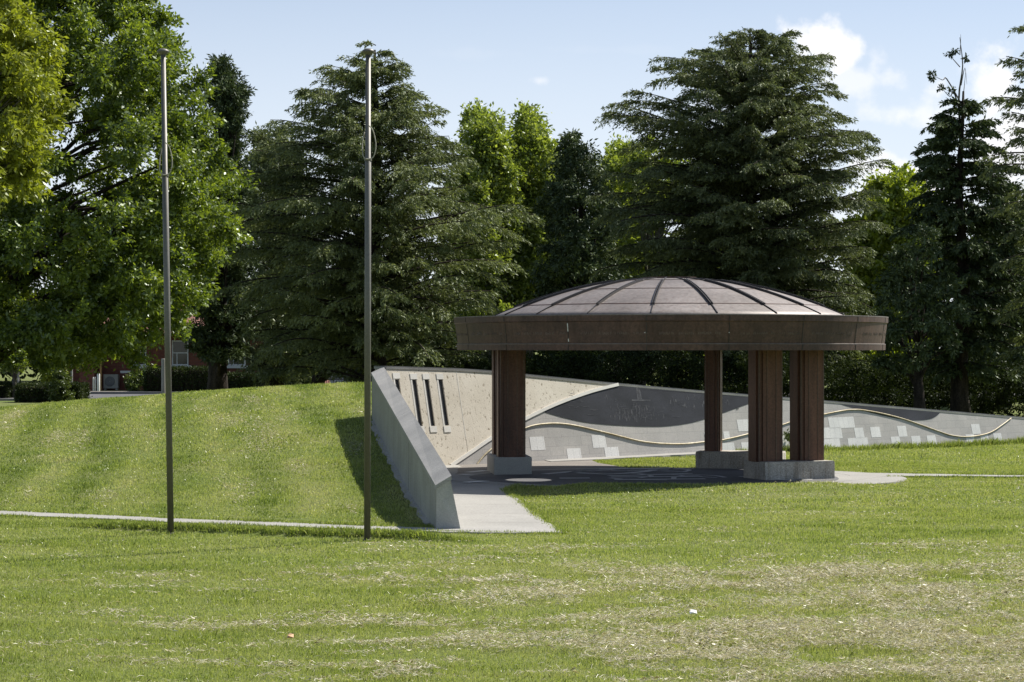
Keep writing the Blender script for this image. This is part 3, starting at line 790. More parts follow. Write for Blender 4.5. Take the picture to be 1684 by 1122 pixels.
# dome skin with oculus, battens, ring seams
rr = np.linspace(.50, 3.46, 22); prof = [(r, dome_z(r)) for r in rr]
dm = MB(); dm.lathe(prof + [(r, z - .05) for r, z in prof[::-1]], PC, 108, close=True)
dome = dm.build('dome', M['dome'], ro, smooth=True)
oc = MB(); oc.lathe([(.46, dome_z(.5) - .06), (.46, dome_z(.5) + .03), (.53, dome_z(.5) + .03), (.53, dome_z(.5) - .06)], PC, 48, close=True); oc.build('oculus_rim', M['copper'], dome)
for (r0, w) in ((1.05, .012), (2.02, .012), (2.98, .012)):
    m = MB(); m.lathe([(r0 - w, dome_z(r0 - w) - .01), (r0 - w, dome_z(r0 - w) + .008), (r0 + w, dome_z(r0 + w) + .008), (r0 + w, dome_z(r0 + w) - .01)], PC, 108, close=True); m.build('ring_seam', M['copper'], dome)
for k in range(18):
    a = R(-90 - 10 + 20 * k); ca, sa = cos(a), sin(a)
    def rib(b, r0, r1, w, hgt, off=0.0, n=10):
        rows = []
        for r in np.linspace(r0, r1, n):
            z = dome_z(r); c = np.array([CX + r * ca - off * sa, CY + r * sa + off * ca]); t = np.array([-sa, ca]) * w / 2
            rows.append([np.array([*(c - t), z - .01]), np.array([*(c + t), z - .01]), np.array([*(c + t), z + hgt]), np.array([*(c - t), z + hgt])])
        vs = [p for q in rows for p in q]; m = len(rows)
        fs = [(i * 4 + j, i * 4 + (j + 1) % 4, i * 4 + 4 + (j + 1) % 4, i * 4 + 4 + j) for i in range(m - 1) for j in range(4)] + [(3, 2, 1, 0), tuple(m * 4 - 4 + j for j in range(4))]
        b.add(vs, fs)
    m = MB(); rib(m, .56, 1.22, .016, .022); rib(m, 3.06, 3.44, .016, .022); rib(m, 1.22, 3.06, .014, .045, -.019); rib(m, 1.22, 3.06, .014, .045, .019); m.build('batten', M['batten'], dome)


def column_profile(w, d):
    """plan of one column: flat bronze panels with stepped ribbed corners"""
    a, c = w / 2, d / 2; s = .05; q = .028
    P = []
    for sx, sy in ((1, -1), (1, 1), (-1, 1), (-1, -1)):
        cor = [(a - 2 * s, c), (a - 2 * s, c - q), (a - s, c - q), (a - s, c - s), (a - q, c - s), (a - q, c - 2 * s), (a, c - 2 * s)]
        pts = [(sx * x, sy * y) for x, y in cor]
        if sx * sy > 0: pts = pts[::-1]
        P += pts
    return P


def column(cx, cy, w, d, rot, parent):
    prof = column_profile(w, d); cr, sr = cos(rot), sin(rot)
    tr = lambda x, y: (cx + x * cr - y * sr, cy + x * sr + y * cr)
    m = MB(); m.prism([tr(x, y) for x, y in prof], .36, 2.75); o = m.build('column', M['bronze'], parent)
    m = MB()
    for sx, sy in ((1, -1), (1, 1), (-1, 1), (-1, -1)):
        for (x, y) in ((w / 2 - .042, d / 2 - .042),):
            m.tube([(*tr(sx * x, sy * y), .365), (*tr(sx * x, sy * y), 2.6)], .0155, 8)
    for sx in (-1, 1):
        m.box(sx * w * .17 - .006, sx * w * .17 + .006, -d / 2 - .008, d / 2 + .008, .37, 2.6)
    if True:
        m.v = m.v[:-16] + [(*tr(x, y), z) for x, y, z in m.v[-16:]]
    m.build('rib', M['bronze_rib'], o)
    return o


def plinth(corners, parent, mat, h=.37):
    cc = np.mean(np.array(corners), 0); top = [tuple(cc + (np.array(p) - cc) * .985) for p in corners]
    m = MB(); m.prism(corners, -.05, h - .03); m.prism(corners, h - .03, h, top); return m.build('plinth', mat, parent)
A, B_ = np.array([4.41, 37.93]), np.array([4.73, 37.22]); u = np.array([.94, .341])
plinth([tuple(B_), tuple(B_ + u * 1.47), tuple(A + u * 1.47), tuple(A)], ro, M['plinth'])
column(4.80, 37.72, .56, .50, .35, ro); column(5.63, 38.02, .56, .50, .35, ro)
u2 = np.array([.955, -.297]); v2 = np.array([.297, .955]); A2 = np.array([3.79, 41.12])
plinth([tuple(A2), tuple(A2 + u2 * 1.75), tuple(A2 + u2 * 1.75 + v2 * .75), tuple(A2 + v2 * .75)], ro, M['plinth'])
column(4.19, 41.42, .33, .46, -.28, ro); column(5.10, 41.14, .40, .46, -.28, ro)
u3 = np.array([.965, .26]); v3 = np.array([-.10, .995]); A3 = np.array([-.345, 38.80])
plinth([tuple(A3), tuple(A3 + u3 * .76), tuple(A3 + u3 * .76 + v3 * 1.6), tuple(A3 + v3 * 1.6)], ro, M['conc_end'])
column(-.02, 39.22, .54, .50, .12, ro); column(-.12, 40.10, .54, .50, .12, ro)

# ------------------------------------------------------------------ flagpoles
def flagpole(base, top, label, loop_z, side):
    base = np.array(base, float); top = np.array(top, float); f = thing('flagpole', label, 'flagpole', base, 'bare metal flagpoles on the lawn')
    d = top - base; zt = lambda z: base + d * ((z - base[2]) / d[2])
    m = MB(); m.tube([zt(base[2] - .1), zt(loop_z), zt(loop_z) + d / np.linalg.norm(d) * .004, zt(top[2])], [.043, .041, .036, .033], 24); m.build('shaft', M['steel'], f, smooth=True)
    m = MB(); m.lathe([(.0, .035), (.045, .03), (.078, .008), (.082, -.012), (.055, -.03), (.036, -.05)], (0, 0), 24); m.v = [(p[0] + top[0], p[1] + top[1], p[2] + top[2]) for p in m.v]; m.build('cap', M['steel'], f, smooth=True)
    m = MB(); m.lathe([(.036, .0), (.05, .0), (.05, .03), (.036, .03)], (0, 0), 20, close=True); q = zt(loop_z - .02); m.v = [(p[0] + q[0], p[1] + q[1], p[2] + q[2]) for p in m.v]; m.build('collar', M['steel'], f)
    q = zt(loop_z); pts = [q + np.array(p) for p in ((.01, -.05, .44), (side * .07, -.055, .36), (side * .105, -.055, .18), (side * .075, -.055, .03), (0, -.056, -.002), (-side * .06, -.03, .04), (-side * .075, .02, .20), (-side * .05, .04, .36))]
    m = MB(); m.tube(catmull(pts, 6), .0075, 6); m.build('halyard', M['rope'], f, smooth=True)
    m = MB(); m.lathe([(.044, -.05), (.062, -.05), (.062, .012), (.044, .02)], base[:2], 24, close=True); m.build('base_collar', M['steel'], f)
    return f
pb = gp(281, 878); flagpole((*pb, 0), at(268, 84, pb[1]), 'left flagpole, tilting slightly, standing on the lawn before the big oak', at(0, 288, pb[1])[2], 1)
pb = gp(604, 889); flagpole((*pb, 0), at(605.5, 84, pb[1]), 'right flagpole, upright, standing on the lawn beside the wing wall', at(0, 262, pb[1])[2], 1)

# ------------------------------------------------------------------ foliage helpers
def diamonds(P, D, L, W, r, flat=None):
    """one pointed leaf per row: base P, direction D, length L, width W"""
    n = len(P); D = D / (np.linalg.norm(D, axis=1, keepdims=True) + 1e-9)
    rn = r.normal(size=(n, 3))
    if flat is not None: rn[:, 2] *= flat; rn[:, :2] *= 1.0
    S = np.cross(D, rn); S /= (np.linalg.norm(S, axis=1, keepdims=True) + 1e-9)
    L = np.broadcast_to(np.asarray(L, float).reshape(-1, 1), (n, 1)); W = np.broadcast_to(np.asarray(W, float).reshape(-1, 1), (n, 1))
    V = np.stack([P, P + D * L * .45 + S * W * .5, P + D * L, P + D * L * .45 - S * W * .5], 1).reshape(-1, 3)
    return V, np.arange(n * 4).reshape(n, 4)


def unit(r, n):
    v = r.normal(size=(n, 3)); return v / np.linalg.norm(v, axis=1, keepdims=True)


def sprays(C, Rd, per, leaf, wid, r, squash=.75, droop=.0, twigs=9):
    """leaf sprays: twigs radiate from each clump centre, leaves sit along the twigs"""
    VS = []; n = len(C)
    tw = unit(r, n * twigs); tw[:, 2] = tw[:, 2] * squash + .12 - droop
    ln = np.repeat(Rd, twigs) * r.uniform(.55, 1.15, n * twigs); base = np.repeat(C, twigs, 0)
    k = max(1, per // twigs); t = r.uniform(.08, 1.0, (n * twigs, k)) ** .75
    P = base[:, None, :] + tw[:, None, :] * (ln[:, None] * t)[..., None]
    P = P + r.normal(size=P.shape) * (np.repeat(Rd, twigs) * .105)[:, None, None]
    P[..., 2] -= droop * (ln[:, None] * t) ** 2 * .5
    D = np.broadcast_to(tw[:, None, :], P.shape) * .7 + r.normal(size=P.shape) * .75; D[..., 2] -= .25 + droop
    P = P.reshape(-1, 3); D = D.reshape(-1, 3)
    s = r.uniform(.65, 1.25, len(P))
    return diamonds(P, D, leaf * s, wid * s, r)


def outline_clumps(rows, d0, thick, n, rc, r, hollow=.55, gap=.0, seed=0):
    """clump centres filling a crown whose left and right edges are given per photo row at distance d0"""
    ry = np.array([q[0] for q in rows], float); rl = np.array([q[1] for q in rows], float); rr_ = np.array([q[2] for q in rows], float)
    k = d0 / F; C = []; Rd = []; tries = 0
    wts = (rr_ - rl).clip(5)
    while len(C) < n and tries < n * 60:
        tries += 1
        y = r.uniform(ry[0], ry[-1]); a = np.interp(y, ry, rl); b = np.interp(y, ry, rr_)
        if r.uniform() > (b - a) / wts.max() * 1.3 + .05: continue
        hw = max((b - a) / 2 * k, .05); rad = rc * r.uniform(.65, 1.2); rad = min(rad, hw * .9 + .12)
        fx = r.uniform(-1, 1); fy = r.uniform(-1, 1)
        if fx * fx + fy * fy > 1: continue
        q = sqrt(fx * fx + fy * fy)
        if q < hollow and r.uniform() < .75: continue
        x = ((a + b) / 2 - 842) * k + fx * (hw - rad * .55); yy = d0 + fy * min(thick, hw * 1.4)
        z = EYE - (y - HZ) * k
        if gap and vnoise(np.array([x * .8 + 50]), np.array([z * .8 + fy * 3]), seed)[0] < gap: continue
        C.append((x, yy, z)); Rd.append(rad)
    return np.array(C), np.array(Rd)


def limbs(m, base, C, Rd, r, trunk_r, frac=.5, top=None):
    """trunk with limbs reaching into a share of the clumps"""
    base = np.array(base, float); zmax = C[:, 2].max(); cx = C[:, :2].mean(0) if top is None else np.array(top)
    zt = base[2] + (zmax - base[2]) * .86
    N = 9; tr = []
    for i in range(N):
        t = i / (N - 1); w = t ** 1.5
        tr.append(np.array([base[0] * (1 - w) + cx[0] * w + sin(i * 1.7) * .12 * t, base[1] * (1 - w) + cx[1] * w + cos(i * 2.1) * .12 * t, base[2] - .3 + (zt - base[2] + .3) * t]))
    rad = [trunk_r * (1.35 if i == 0 else (1.08 if i == 1 else 1)) * (1 - .88 * (i / (N - 1)) ** 1.1) + .012 for i in range(N)]
    m.tube(tr, rad, 10)
    idx = r.permutation(len(C))[:int(len(C) * frac)]
    for i in idx:
        c = C[i]; zt0 = max(base[2] + (c[2] - base[2]) * r.uniform(.45, .8), base[2] + .3); f = np.clip((zt0 - tr[0][2]) / (tr[-1][2] - tr[0][2]), 0, .999) * (N - 1)
        j = int(f); p = tr[j] + (tr[min(j + 1, N - 1)] - tr[j]) * (f - j); rb_ = max(.02, rad[j] * .42)
        mid = (p + c) / 2 + np.array([0, 0, .12 * np.linalg.norm(c - p)]) + r.normal(size=3) * .12
        m.tube([p, (p * .6 + mid * .4), mid, (mid + c) / 2 + r.normal(size=3) * .06, c], [rb_, rb_ * .75, rb_ * .5, rb_ * .32, .012], 5, cap=False)


def leafy_tree(name, label, cat, base, rows, d0, thick, n, rc, per, leaf, wid, mat, seed, trunk_r=.25, bark='bark', hollow=.55, gap=0, squash=.75, droop=0, frac=.4, twigs=9, group=None, top=None):
    r = np.random.default_rng(seed); C, Rd = outline_clumps(rows, d0, thick, n, rc, r, hollow, gap, seed)
    t = thing(name, label, cat, (base[0], base[1], base[2] if len(base) > 2 else 0), group)
    V, Fc = sprays(C, Rd, per, leaf, wid, r, squash, droop, twigs)
    np_mesh('crown', V, Fc, mat, t)
    m = MB(); limbs(m, (*base[:2], 0), C, Rd, r, trunk_r, frac, top); m.build('trunk', M[bark], t, smooth=True)
    return t


def cedar(name, label, cat, base, rows, d0, nb, mat, seed, trunk_r=.38, rise=.20, tuft=.14, tw=.042, dens=1.0, ztop=None, extra=None, sub=1.0, group=None, az=None):
    """conifer with tiers of level boughs, flat side sprays and nodding tips"""
    r = np.random.default_rng(seed); k = d0 / F
    ry = np.array([q[0] for q in rows], float); zz = EYE - (ry - HZ) * k; cxp = base[0] / k + 842
    lft = np.array([cxp - q[1] for q in rows]) * k; rgt = np.array([q[2] - cxp for q in rows]) * k
    o = np.argsort(zz); zz, lft, rgt = zz[o], lft[o], rgt[o]
    t = thing(name, label, cat, (base[0], base[1], 0), group); m = MB()
    z1 = zz[-1] if ztop is None else ztop; lean = r.normal(size=2) * .12
    N = 12; tr = [np.array([base[0] + lean[0] * sin(i), base[1] + lean[1] * cos(i * 1.3), -.3 + (z1 + .3) * i / (N - 1)]) for i in range(N)]
    m.tube(tr, [trunk_r * (1.3 if i == 0 else 1) * (1 - .95 * i / (N - 1)) + .02 for i in range(N)], 10)
    PS, DS, LS = [], [], []; phi = r.uniform(0, 6)
    for i in range(nb):
        f = (i + .5) / nb; z = zz[0] + (zz[-1] - zz[0]) * (f ** .92); z += r.normal() * .2
        phi += 2.39996 + r.normal() * .25
        if az is not None and r.uniform() < az[1]: phi = az[0] + r.normal() * .6
        ca, sa = cos(phi), sin(phi); le = np.interp(z, zz, lft); ri = np.interp(z, zz, rgt)
        L = (ri if ca > 0 else le) * (ca * ca) + .5 * (le + ri) * (sa * sa); L *= r.uniform(.62, 1.16); L = max(L, .35)
        up = rise * (1 + .9 * f) * L * r.uniform(.5, 1.4); dr = .24 * L * (1.0 - .4 * f) * r.uniform(.5, 1.4); tt = np.linspace(0, 1, 9)
        side = np.array([-sa, ca, 0]); wob = r.normal() * .08 * L
        pts = [np.array([base[0], base[1], z - up + dr * .55]) + np.array([ca, sa, 0]) * L * q + np.array([0, 0, up * q * 1.35 - dr * q ** 2.6]) + side * wob * sin(q * 3) for q in tt]
        br = max(.014, trunk_r * .17 * (L / max(lft.max(), rgt.max())) * (1 - .5 * f))
        m.tube(pts, [br * (1 - .85 * q) + .008 for q in tt], 5, cap=False)
        pa = np.array(pts); ns = max(8, int(L * 12 * dens * sub))
        ts = r.uniform(.06, 1.0, ns)
        seg = ts * 8; j = np.minimum(seg.astype(int), 7); bp = pa[j] + (pa[j + 1] - pa[j]) * (seg - j)[:, None]; bd = pa[j + 1] - pa[j]; bd /= np.linalg.norm(bd, axis=1, keepdims=True)
        sg = np.where(r.uniform(size=ns) < .5, 1, -1)[:, None]; sp = r.uniform(.35, 1.05, ns)[:, None]
        sdv = bd * 1.15 + side * sg * sp * 1.05 + r.normal(size=(ns, 3)) * np.array([.10, .10, .07]); sdv[:, 2] -= .06; sdv /= np.linalg.norm(sdv, axis=1, keepdims=True)
        sl = (.16 + .26 * L * (1 - ts) ** .6 * (.35 + ts)) * r.uniform(.5, 1.25, ns) + .25
        nt = max(6, int(26 * dens)); q = r.uniform(0, 1, (ns, nt))
        P = bp[:, None, :] + sdv[:, None, :] * (sl[:, None] * q)[..., None]; P[..., 2] -= .30 * (sl[:, None] * q ** 2.2) + np.abs(r.normal(size=q.shape)) * .04
        P = P + r.normal(size=P.shape) * np.array([.03, .03, .018])
        D = sdv[:, None, :] * .8 + r.normal(size=P.shape) * .42; D[..., 2] -= .25 + .5 * q
        PS.append(P.reshape(-1, 3)); DS.append(D.reshape(-1, 3))
    P = np.concatenate(PS); D = np.concatenate(DS); s = r.uniform(.6, 1.3, len(P))
    V, Fc = diamonds(P, D, tuft * s, tw * s, r)
    if extra is not None:
        V2, F2 = sprays(extra, np.full(len(extra), .15), 60, .13, .06, r); Fc = np.concatenate([Fc, F2 + len(V)]); V = np.concatenate([V, V2])
    np_mesh('crown', V, Fc, mat, t); m.build('trunk', M['bark'], t, smooth=True)
    return t


def gx(px, d): return (px - 842) / F * d


# ------------------------------------------------------------------ trees
d = 74
cedar('cedar_tree', 'broad layered cedar directly behind the right flagpole, with sunlit right boughs', 'tree', (gx(618, d), d),
      [(82, 608, 622), (105, 530, 650), (140, 505, 665), (172, 470, 690), (190, 462, 735), (235, 420, 740), (262, 405, 765), (300, 385, 790), (345, 372, 852), (400, 362, 838), (460, 370, 825), (520, 368, 812), (560, 372, 792), (596, 395, 770)], d, 300, L_CEDAR, 1, .42)
d = 80
cedar('cedar_tree', 'largest flat-topped cedar, towering directly behind the domed pavilion', 'tree', (gx(1235, d), d),
      [(56, 1215, 1260), (72, 1180, 1330), (92, 1105, 1345), (105, 1075, 1350), (150, 1040, 1372), (200, 1008, 1378), (240, 1030, 1422), (300, 1010, 1426), (380, 1000, 1418), (460, 995, 1412), (540, 1000, 1420), (600, 1010, 1410)], d, 360, L_CEDAR2, 2, .5, dens=1.15)
d = 66
cedar('cedar_tree', 'cedar at the right edge of the view, only its left boughs reaching into the picture', 'tree', (gx(1790, d), d),
      [(-40, 1770, 1800), (60, 1665, 1930), (100, 1650, 1940), (150, 1622, 1950), (210, 1665, 1950), (240, 1632, 1960), (300, 1660, 1960), (350, 1640, 1970), (450, 1640, 1960), (560, 1630, 1960), (600, 1650, 1940)], d, 80, L_CEDAR2, 3, .42, az=(pi, .25))
d = 70
t = cedar('tall_conifer', 'tall narrow dark conifer with a bare dead spire, right of the pavilion', 'tree', (gx(1581, d), d),
      [(160, 1562, 1592), (200, 1530, 1630), (235, 1525, 1648), (270, 1500, 1660), (310, 1508, 1676), (360, 1490, 1690), (430, 1480, 1690), (500, 1485, 1680), (560, 1500, 1670), (625, 1530, 1640)], d, 150, L_DARK, 4, .34, rise=.12, tuft=.17, tw=.065, ztop=at(0, 150, 70)[2], sub=1.1, extra=np.array([at(*q, 70) for q in ((1548, 146), (1532, 123), (1533, 130), (1588, 98), (1570, 84), (1561, 90), (1565, 148))]))
m = MB(); B0 = np.array([gx(1581, d), d, 0.0])
for (pts, rd) in (([(1581, 230), (1580, 160), (1581, 110), (1578, 62)], .05), ([(1580, 190), (1572, 150), (1560, 160), (1548, 145)], .035), ([(1581, 170), (1560, 128), (1548, 133), (1530, 122)], .03), ([(1581, 140), (1590, 110), (1588, 140)], .02), ([(1579, 110), (1568, 92), (1562, 90)], .02), ([(1579, 90), (1583, 70), (1578, 58)], .02), ([(1581, 180), (1588, 150), (1586, 120)], .025)):
    w = [at(x, y, d) + np.array([0, .3 * sin(i * 2.0), 0]) for i, (x, y) in enumerate(pts)]; m.tube(catmull(w, 4), [rd * (1 - .8 * i / (4 * (len(w) - 1))) for i in range(4 * (len(w) - 1) + 1)], 5)
m.build('dead_spire', M['bark_grey'], t)

d = 58
leafy_tree('oak_tree', 'huge dark green oak filling the left side behind the left flagpole', 'tree', (gx(-60, d), d),
           [(-90, -130, 215), (0, -130, 258), (35, -130, 288), (75, -130, 318), (110, -130, 336), (140, -130, 350), (200, -130, 358), (250, -130, 384), (300, -130, 402), (350, -130, 414), (385, -130, 405), (420, -130, 366), (450, -130, 350), (485, -130, 352), (530, -130, 322), (555, -130, 300), (580, -130, 262), (592, -130, 120)],
           d, 6, 700, .84, 600, .142, .068, L_OAK, 7, .42, hollow=.6, gap=.23, frac=.10, squash=.7, top=(gx(0, d), d))
d = 38
leafy_tree('maple_tree', 'pale yellow-green maple leaning in at the upper left corner before the oak', 'tree', (gx(-190, d), d),
           [(-60, -150, 20), (20, -150, 50), (60, -150, 85), (110, -150, 112), (160, -150, 128), (190, -150, 135), (215, -150, 105), (250, -150, 92), (275, -150, 80), (310, -150, 40), (335, -150, 12)],
           d, 2.6, 190, .5, 300, .13, .055, L_MAPLE, 8, .2, 'bark_grey', hollow=.4, gap=.2, frac=.5, droop=.15, squash=.6, top=(gx(-120, d), d))
d = 84
leafy_tree('pine_tree', 'dark pine with a ragged pointed top behind the right side of the oak', 'tree', (gx(357, d), d),
           [(96, 352, 372), (120, 345, 392), (160, 340, 412), (200, 338, 412), (240, 335, 402), (330, 330, 410), (430, 312, 430), (520, 300, 435), (565, 300, 430), (590, 330, 410)], d, 2.8, 330, .62, 260, .20, .06, L_DARK, 9, .40, squash=.5, frac=.4)
d = 92
leafy_tree('evergreen_tree', 'dark olive evergreen crowding between the oak and the cedar', 'tree', (gx(447, d), d),
           [(214, 415, 470), (235, 395, 500), (300, 380, 520), (400, 370, 540), (500, 365, 545), (570, 375, 540), (612, 400, 500)], d, 4, 230, .95, 260, .24, .07, L_CEDAR2, 10, .50, squash=.55, frac=.3, droop=.2)
leafy_tree('evergreen_tree', 'leaning dark trunked evergreen left of the wing wall, under the cedar', 'tree', (gx(517, 86), 86),
           [(470, 500, 600), (520, 485, 625), (570, 480, 640), (600, 500, 600)], 86, 3, 90, .8, 240, .22, .07, L_DARK, 30, .40, squash=.55, frac=.4, droop=.3, top=(gx(560, 86), 86))
leafy_tree('evergreen_tree', 'dark evergreen whose crooked trunk leans left just beyond the end of the wing wall', 'tree', (gx(592, 82), 82),
           [(430, 540, 660), (500, 530, 690), (560, 545, 700), (604, 575, 690)], 82, 3, 90, .8, 240, .22, .07, L_DARK, 31, .36, squash=.55, frac=.4, droop=.3, top=(gx(560, 82), 82))
d = 100
leafy_tree('plane_tree', 'light green many-spired plane tree between the two cedars, left of the pair', 'tree', (gx(800, d), d),
           [(190, 768, 782), (205, 752, 826), (225, 748, 842), (262, 735, 858), (300, 730, 868), (360, 722, 872), (430, 720, 880), (500, 725, 880), (560, 740, 870)], d, 4.2, 330, .85, 210, .21, .12, L_PLANE, 12, .28, 'bark_grey', gap=.34, hollow=.35, frac=.35, squash=1.25, twigs=15)
leafy_tree('plane_tree', 'light green plane tree, right of the pair between the cedars, beside a dark conifer', 'tree', (gx(868, d), d + 2),
           [(186, 858, 874), (200, 845, 898), (225, 828, 920), (260, 820, 940), (330, 812, 955), (400, 812, 960), (480, 820, 955), (550, 830, 940)], d + 3, 4.2, 360, .85, 210, .21, .12, L_PLANE, 13, .26, 'bark_grey', gap=.34, hollow=.35, frac=.35, squash=1.25, twigs=15)
leafy_tree('plane_tree', 'yellow-green tree peeping between the dark conifer and the flat-topped cedar', 'tree', (gx(1015, 110), 110),
           [(238, 1000, 1030), (262, 985, 1060), (300, 975, 1075), (400, 965, 1090), (520, 970, 1090)], 110, 3.5, 150, .9, 200, .24, .13, L_PLANE, 21, .26, 'bark_grey', gap=.3, hollow=.35, frac=.3, squash=1.2, twigs=14)
d = 93
leafy_tree('dark_conifer', 'dense blackish conifer beside the left flank of the flat-topped cedar', 'tree', (gx(968, d), d),
           [(218, 935, 950), (236, 915, 968), (262, 902, 998), (300, 892, 1016), (360, 880, 1028), (430, 872, 1034), (500, 870, 1034), (560, 880, 1030), (600, 900, 1010)], d, 3.4, 260, .78, 260, .22, .075, L_DARK, 14, .34, gap=.14, squash=.7, frac=.3, droop=.1)
d = 104
leafy_tree('plane_tree', 'light green leafy tree glimpsed through the left boughs of the flat-topped cedar', 'tree', (gx(1050, d), d),
           [(235, 1000, 1100), (270, 985, 1180), (330, 975, 1230), (420, 975, 1240), (520, 985, 1230), (600, 1010, 1200)], d, 4, 200, .95, 190, .26, .15, L_PLANE, 15, .3, 'bark_grey', gap=.2, frac=.3)
d = 98
leafy_tree('lime_tree', 'bright lime green tree between the flat-topped cedar and the dead-spired conifer', 'tree', (gx(1470, d), d),
           [(284, 1452, 1490), (305, 1420, 1525), (350, 1395, 1545), (420, 1380, 1550), (500, 1375, 1550), (570, 1385, 1540), (640, 1400, 1520)], d, 3.6, 330, .8, 210, .24, .14, L_LIME, 16, .28, 'bark_grey', gap=.22, frac=.35, squash=.9)
leafy_tree('lime_tree', 'bright lime green tree at the right edge behind the dead-spired conifer', 'tree', (gx(1720, d), d),
           [(325, 1690, 1730), (350, 1660, 1790), (420, 1640, 1810), (500, 1620, 1820), (580, 1625, 1810), (650, 1640, 1790)], d, 4, 230, .85, 200, .24, .14, L_LIME, 17, .28, 'bark_grey', gap=.2, frac=.3)
d = 66
leafy_tree('small_conifer', 'smaller dark tree with a straight black trunk behind the low end of the memorial wall', 'tree', (gx(1512, d), d),
           [(360, 1500, 1530), (420, 1465, 1560), (480, 1440, 1590), (520, 1425, 1600), (560, 1420, 1600), (605, 1440, 1580)], d, 2.6, 75, .5, 230, .17, .06, L_DARK, 18, .20, gap=.2, frac=.5, droop=.2, squash=.6)
d = 90
leafy_tree('plane_tree', 'light leafed tree with low sunlit branches right of the pavilion roof edge', 'tree', (gx(1475, d), d),
           [(560, 1440, 1500), (585, 1420, 1505), (615, 1410, 1510), (640, 1425, 1500)], d, 2, 50, .55, 190, .2, .12, L_LIME, 19, .14, 'bark_grey', gap=.1, frac=.4)

# far wood and undergrowth behind the wall
leafy_tree('dark_conifer', 'dark conifer behind the dead-spired tree, filling the right edge below the reaching boughs', 'tree', (gx(1650, 86), 86),
           [(300, 1640, 1665), (340, 1615, 1690), (400, 1590, 1715), (480, 1575, 1730), (560, 1570, 1735), (620, 1590, 1720)], 86, 3, 200, .75, 240, .2, .07, L_DARK, 22, .3, gap=.28, squash=.7, frac=.3, droop=.15)
r = np.random.default_rng(40)
def mass(name, rows_px, d0, dd, n, rc, per, leaf, wid, mat, label, cat):
    C = []; rad = []
    while len(C) < n:
        x = r.uniform(rows_px[0][0], rows_px[-1][0]); top = np.interp(x, [q[0] for q in rows_px], [q[1] for q in rows_px]); dq = d0 + r.uniform(-dd, dd)
        z = r.uniform(0, 1) ** .8 * (EYE - (top - HZ) * d0 / F); C.append((gx(x, d0), dq, z)); rad.append(rc * r.uniform(.6, 1.3))
    V, Fc = sprays(np.array(C), np.array(rad), per, leaf, wid, r); o = np_mesh(name, V, Fc, mat, origin=(gx(rows_px[0][0], d0), d0, 0)); tag(o, label, cat, kind='stuff'); return o
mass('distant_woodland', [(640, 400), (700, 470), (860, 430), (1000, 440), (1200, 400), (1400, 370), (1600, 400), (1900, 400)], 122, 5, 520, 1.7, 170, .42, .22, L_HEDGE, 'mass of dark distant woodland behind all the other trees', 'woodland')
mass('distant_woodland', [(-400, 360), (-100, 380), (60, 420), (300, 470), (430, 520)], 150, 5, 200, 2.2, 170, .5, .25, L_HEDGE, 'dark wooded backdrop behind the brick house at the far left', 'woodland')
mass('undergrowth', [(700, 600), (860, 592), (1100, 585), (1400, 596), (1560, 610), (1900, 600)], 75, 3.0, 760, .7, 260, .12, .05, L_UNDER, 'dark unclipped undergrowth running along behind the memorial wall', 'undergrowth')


def hedge(name, label, x0, x1, y0, y1, h, mat, seed, leaf=.10, n=9000, group='clipped hedges by the road'):
    """box hedge: dense stems inside, small leaves over every face"""
    r = np.random.default_rng(seed); t = thing(name, label, 'hedge', ((x0 + x1) / 2, (y0 + y1) / 2, 0), group)
    P = np.stack([r.uniform(x0, x1, n), r.uniform(y0, y1, n), r.uniform(.02, h, n)], 1); f = r.integers(0, 5, n)
    P[f == 0, 1] = y0; P[f == 1, 2] = h; P[f == 2, 0] = x0; P[f == 3, 0] = x1; P[f == 4, 1] = y1
    P += r.normal(size=P.shape) * .05; D = r.normal(size=P.shape); D[:, 2] += .5
    V, Fc = diamonds(P, D, leaf * r.uniform(.6, 1.3, n), leaf * .5, r); np_mesh('foliage', V, Fc, mat, t)
    m = MB()
    for k in range(int(max(4, (x1 - x0) * 5))):
        x = r.uniform(x0 + .1, x1 - .1); y = r.uniform(y0 + .1, y1 - .1); m.tube([(x, y, -.1), (x + r.normal() * .1, y + r.normal() * .05, h * .5), (x + r.normal() * .2, y, h * .92)], [.03, .02, .008], 5)
    m.box(x0 + .12, x1 - .12, y0 + .12, y1 - .12, .04, h - .14); m.build('stems', M['bark'], t)
    return t
hedge('hedge', 'dark clipped box hedge with a conical shrub growing before its right half', gx(30, 92), gx(120, 92), 91.6, 93.2, .80, L_HEDGE, 50)
hedge('hedge', 'short end block of clipped hedge just right of the conical shrub', gx(122, 92), gx(138, 92), 91.0, 93.0, .80, L_HEDGE, 51, n=3500)
hedge('hedge', 'clipped hedge block at the far left edge beside a thin trunk', gx(-40, 100), gx(18, 100), 99.2, 101, .72, L_HEDGE, 52, n=6000)
hedge('hedge', 'tall dark hedge before the brick house, right of the pale post', gx(240, 113), gx(350, 113), 112.6, 114.2, 1.35, L_HEDGE, 53, .13, 9000)
hedge('hedge', 'hedge with bright leaf tips between two dark trunks below the cedar', gx(455, 104), gx(512, 104), 103.5, 105, 1.05, L_SHRUB, 54, .13, 7000)
hedge('hedge', 'hedge before the brick house right of the thick pine trunk', gx(372, 113), gx(440, 113), 112.8, 114, 1.0, L_HEDGE, 55, .13, 7000)


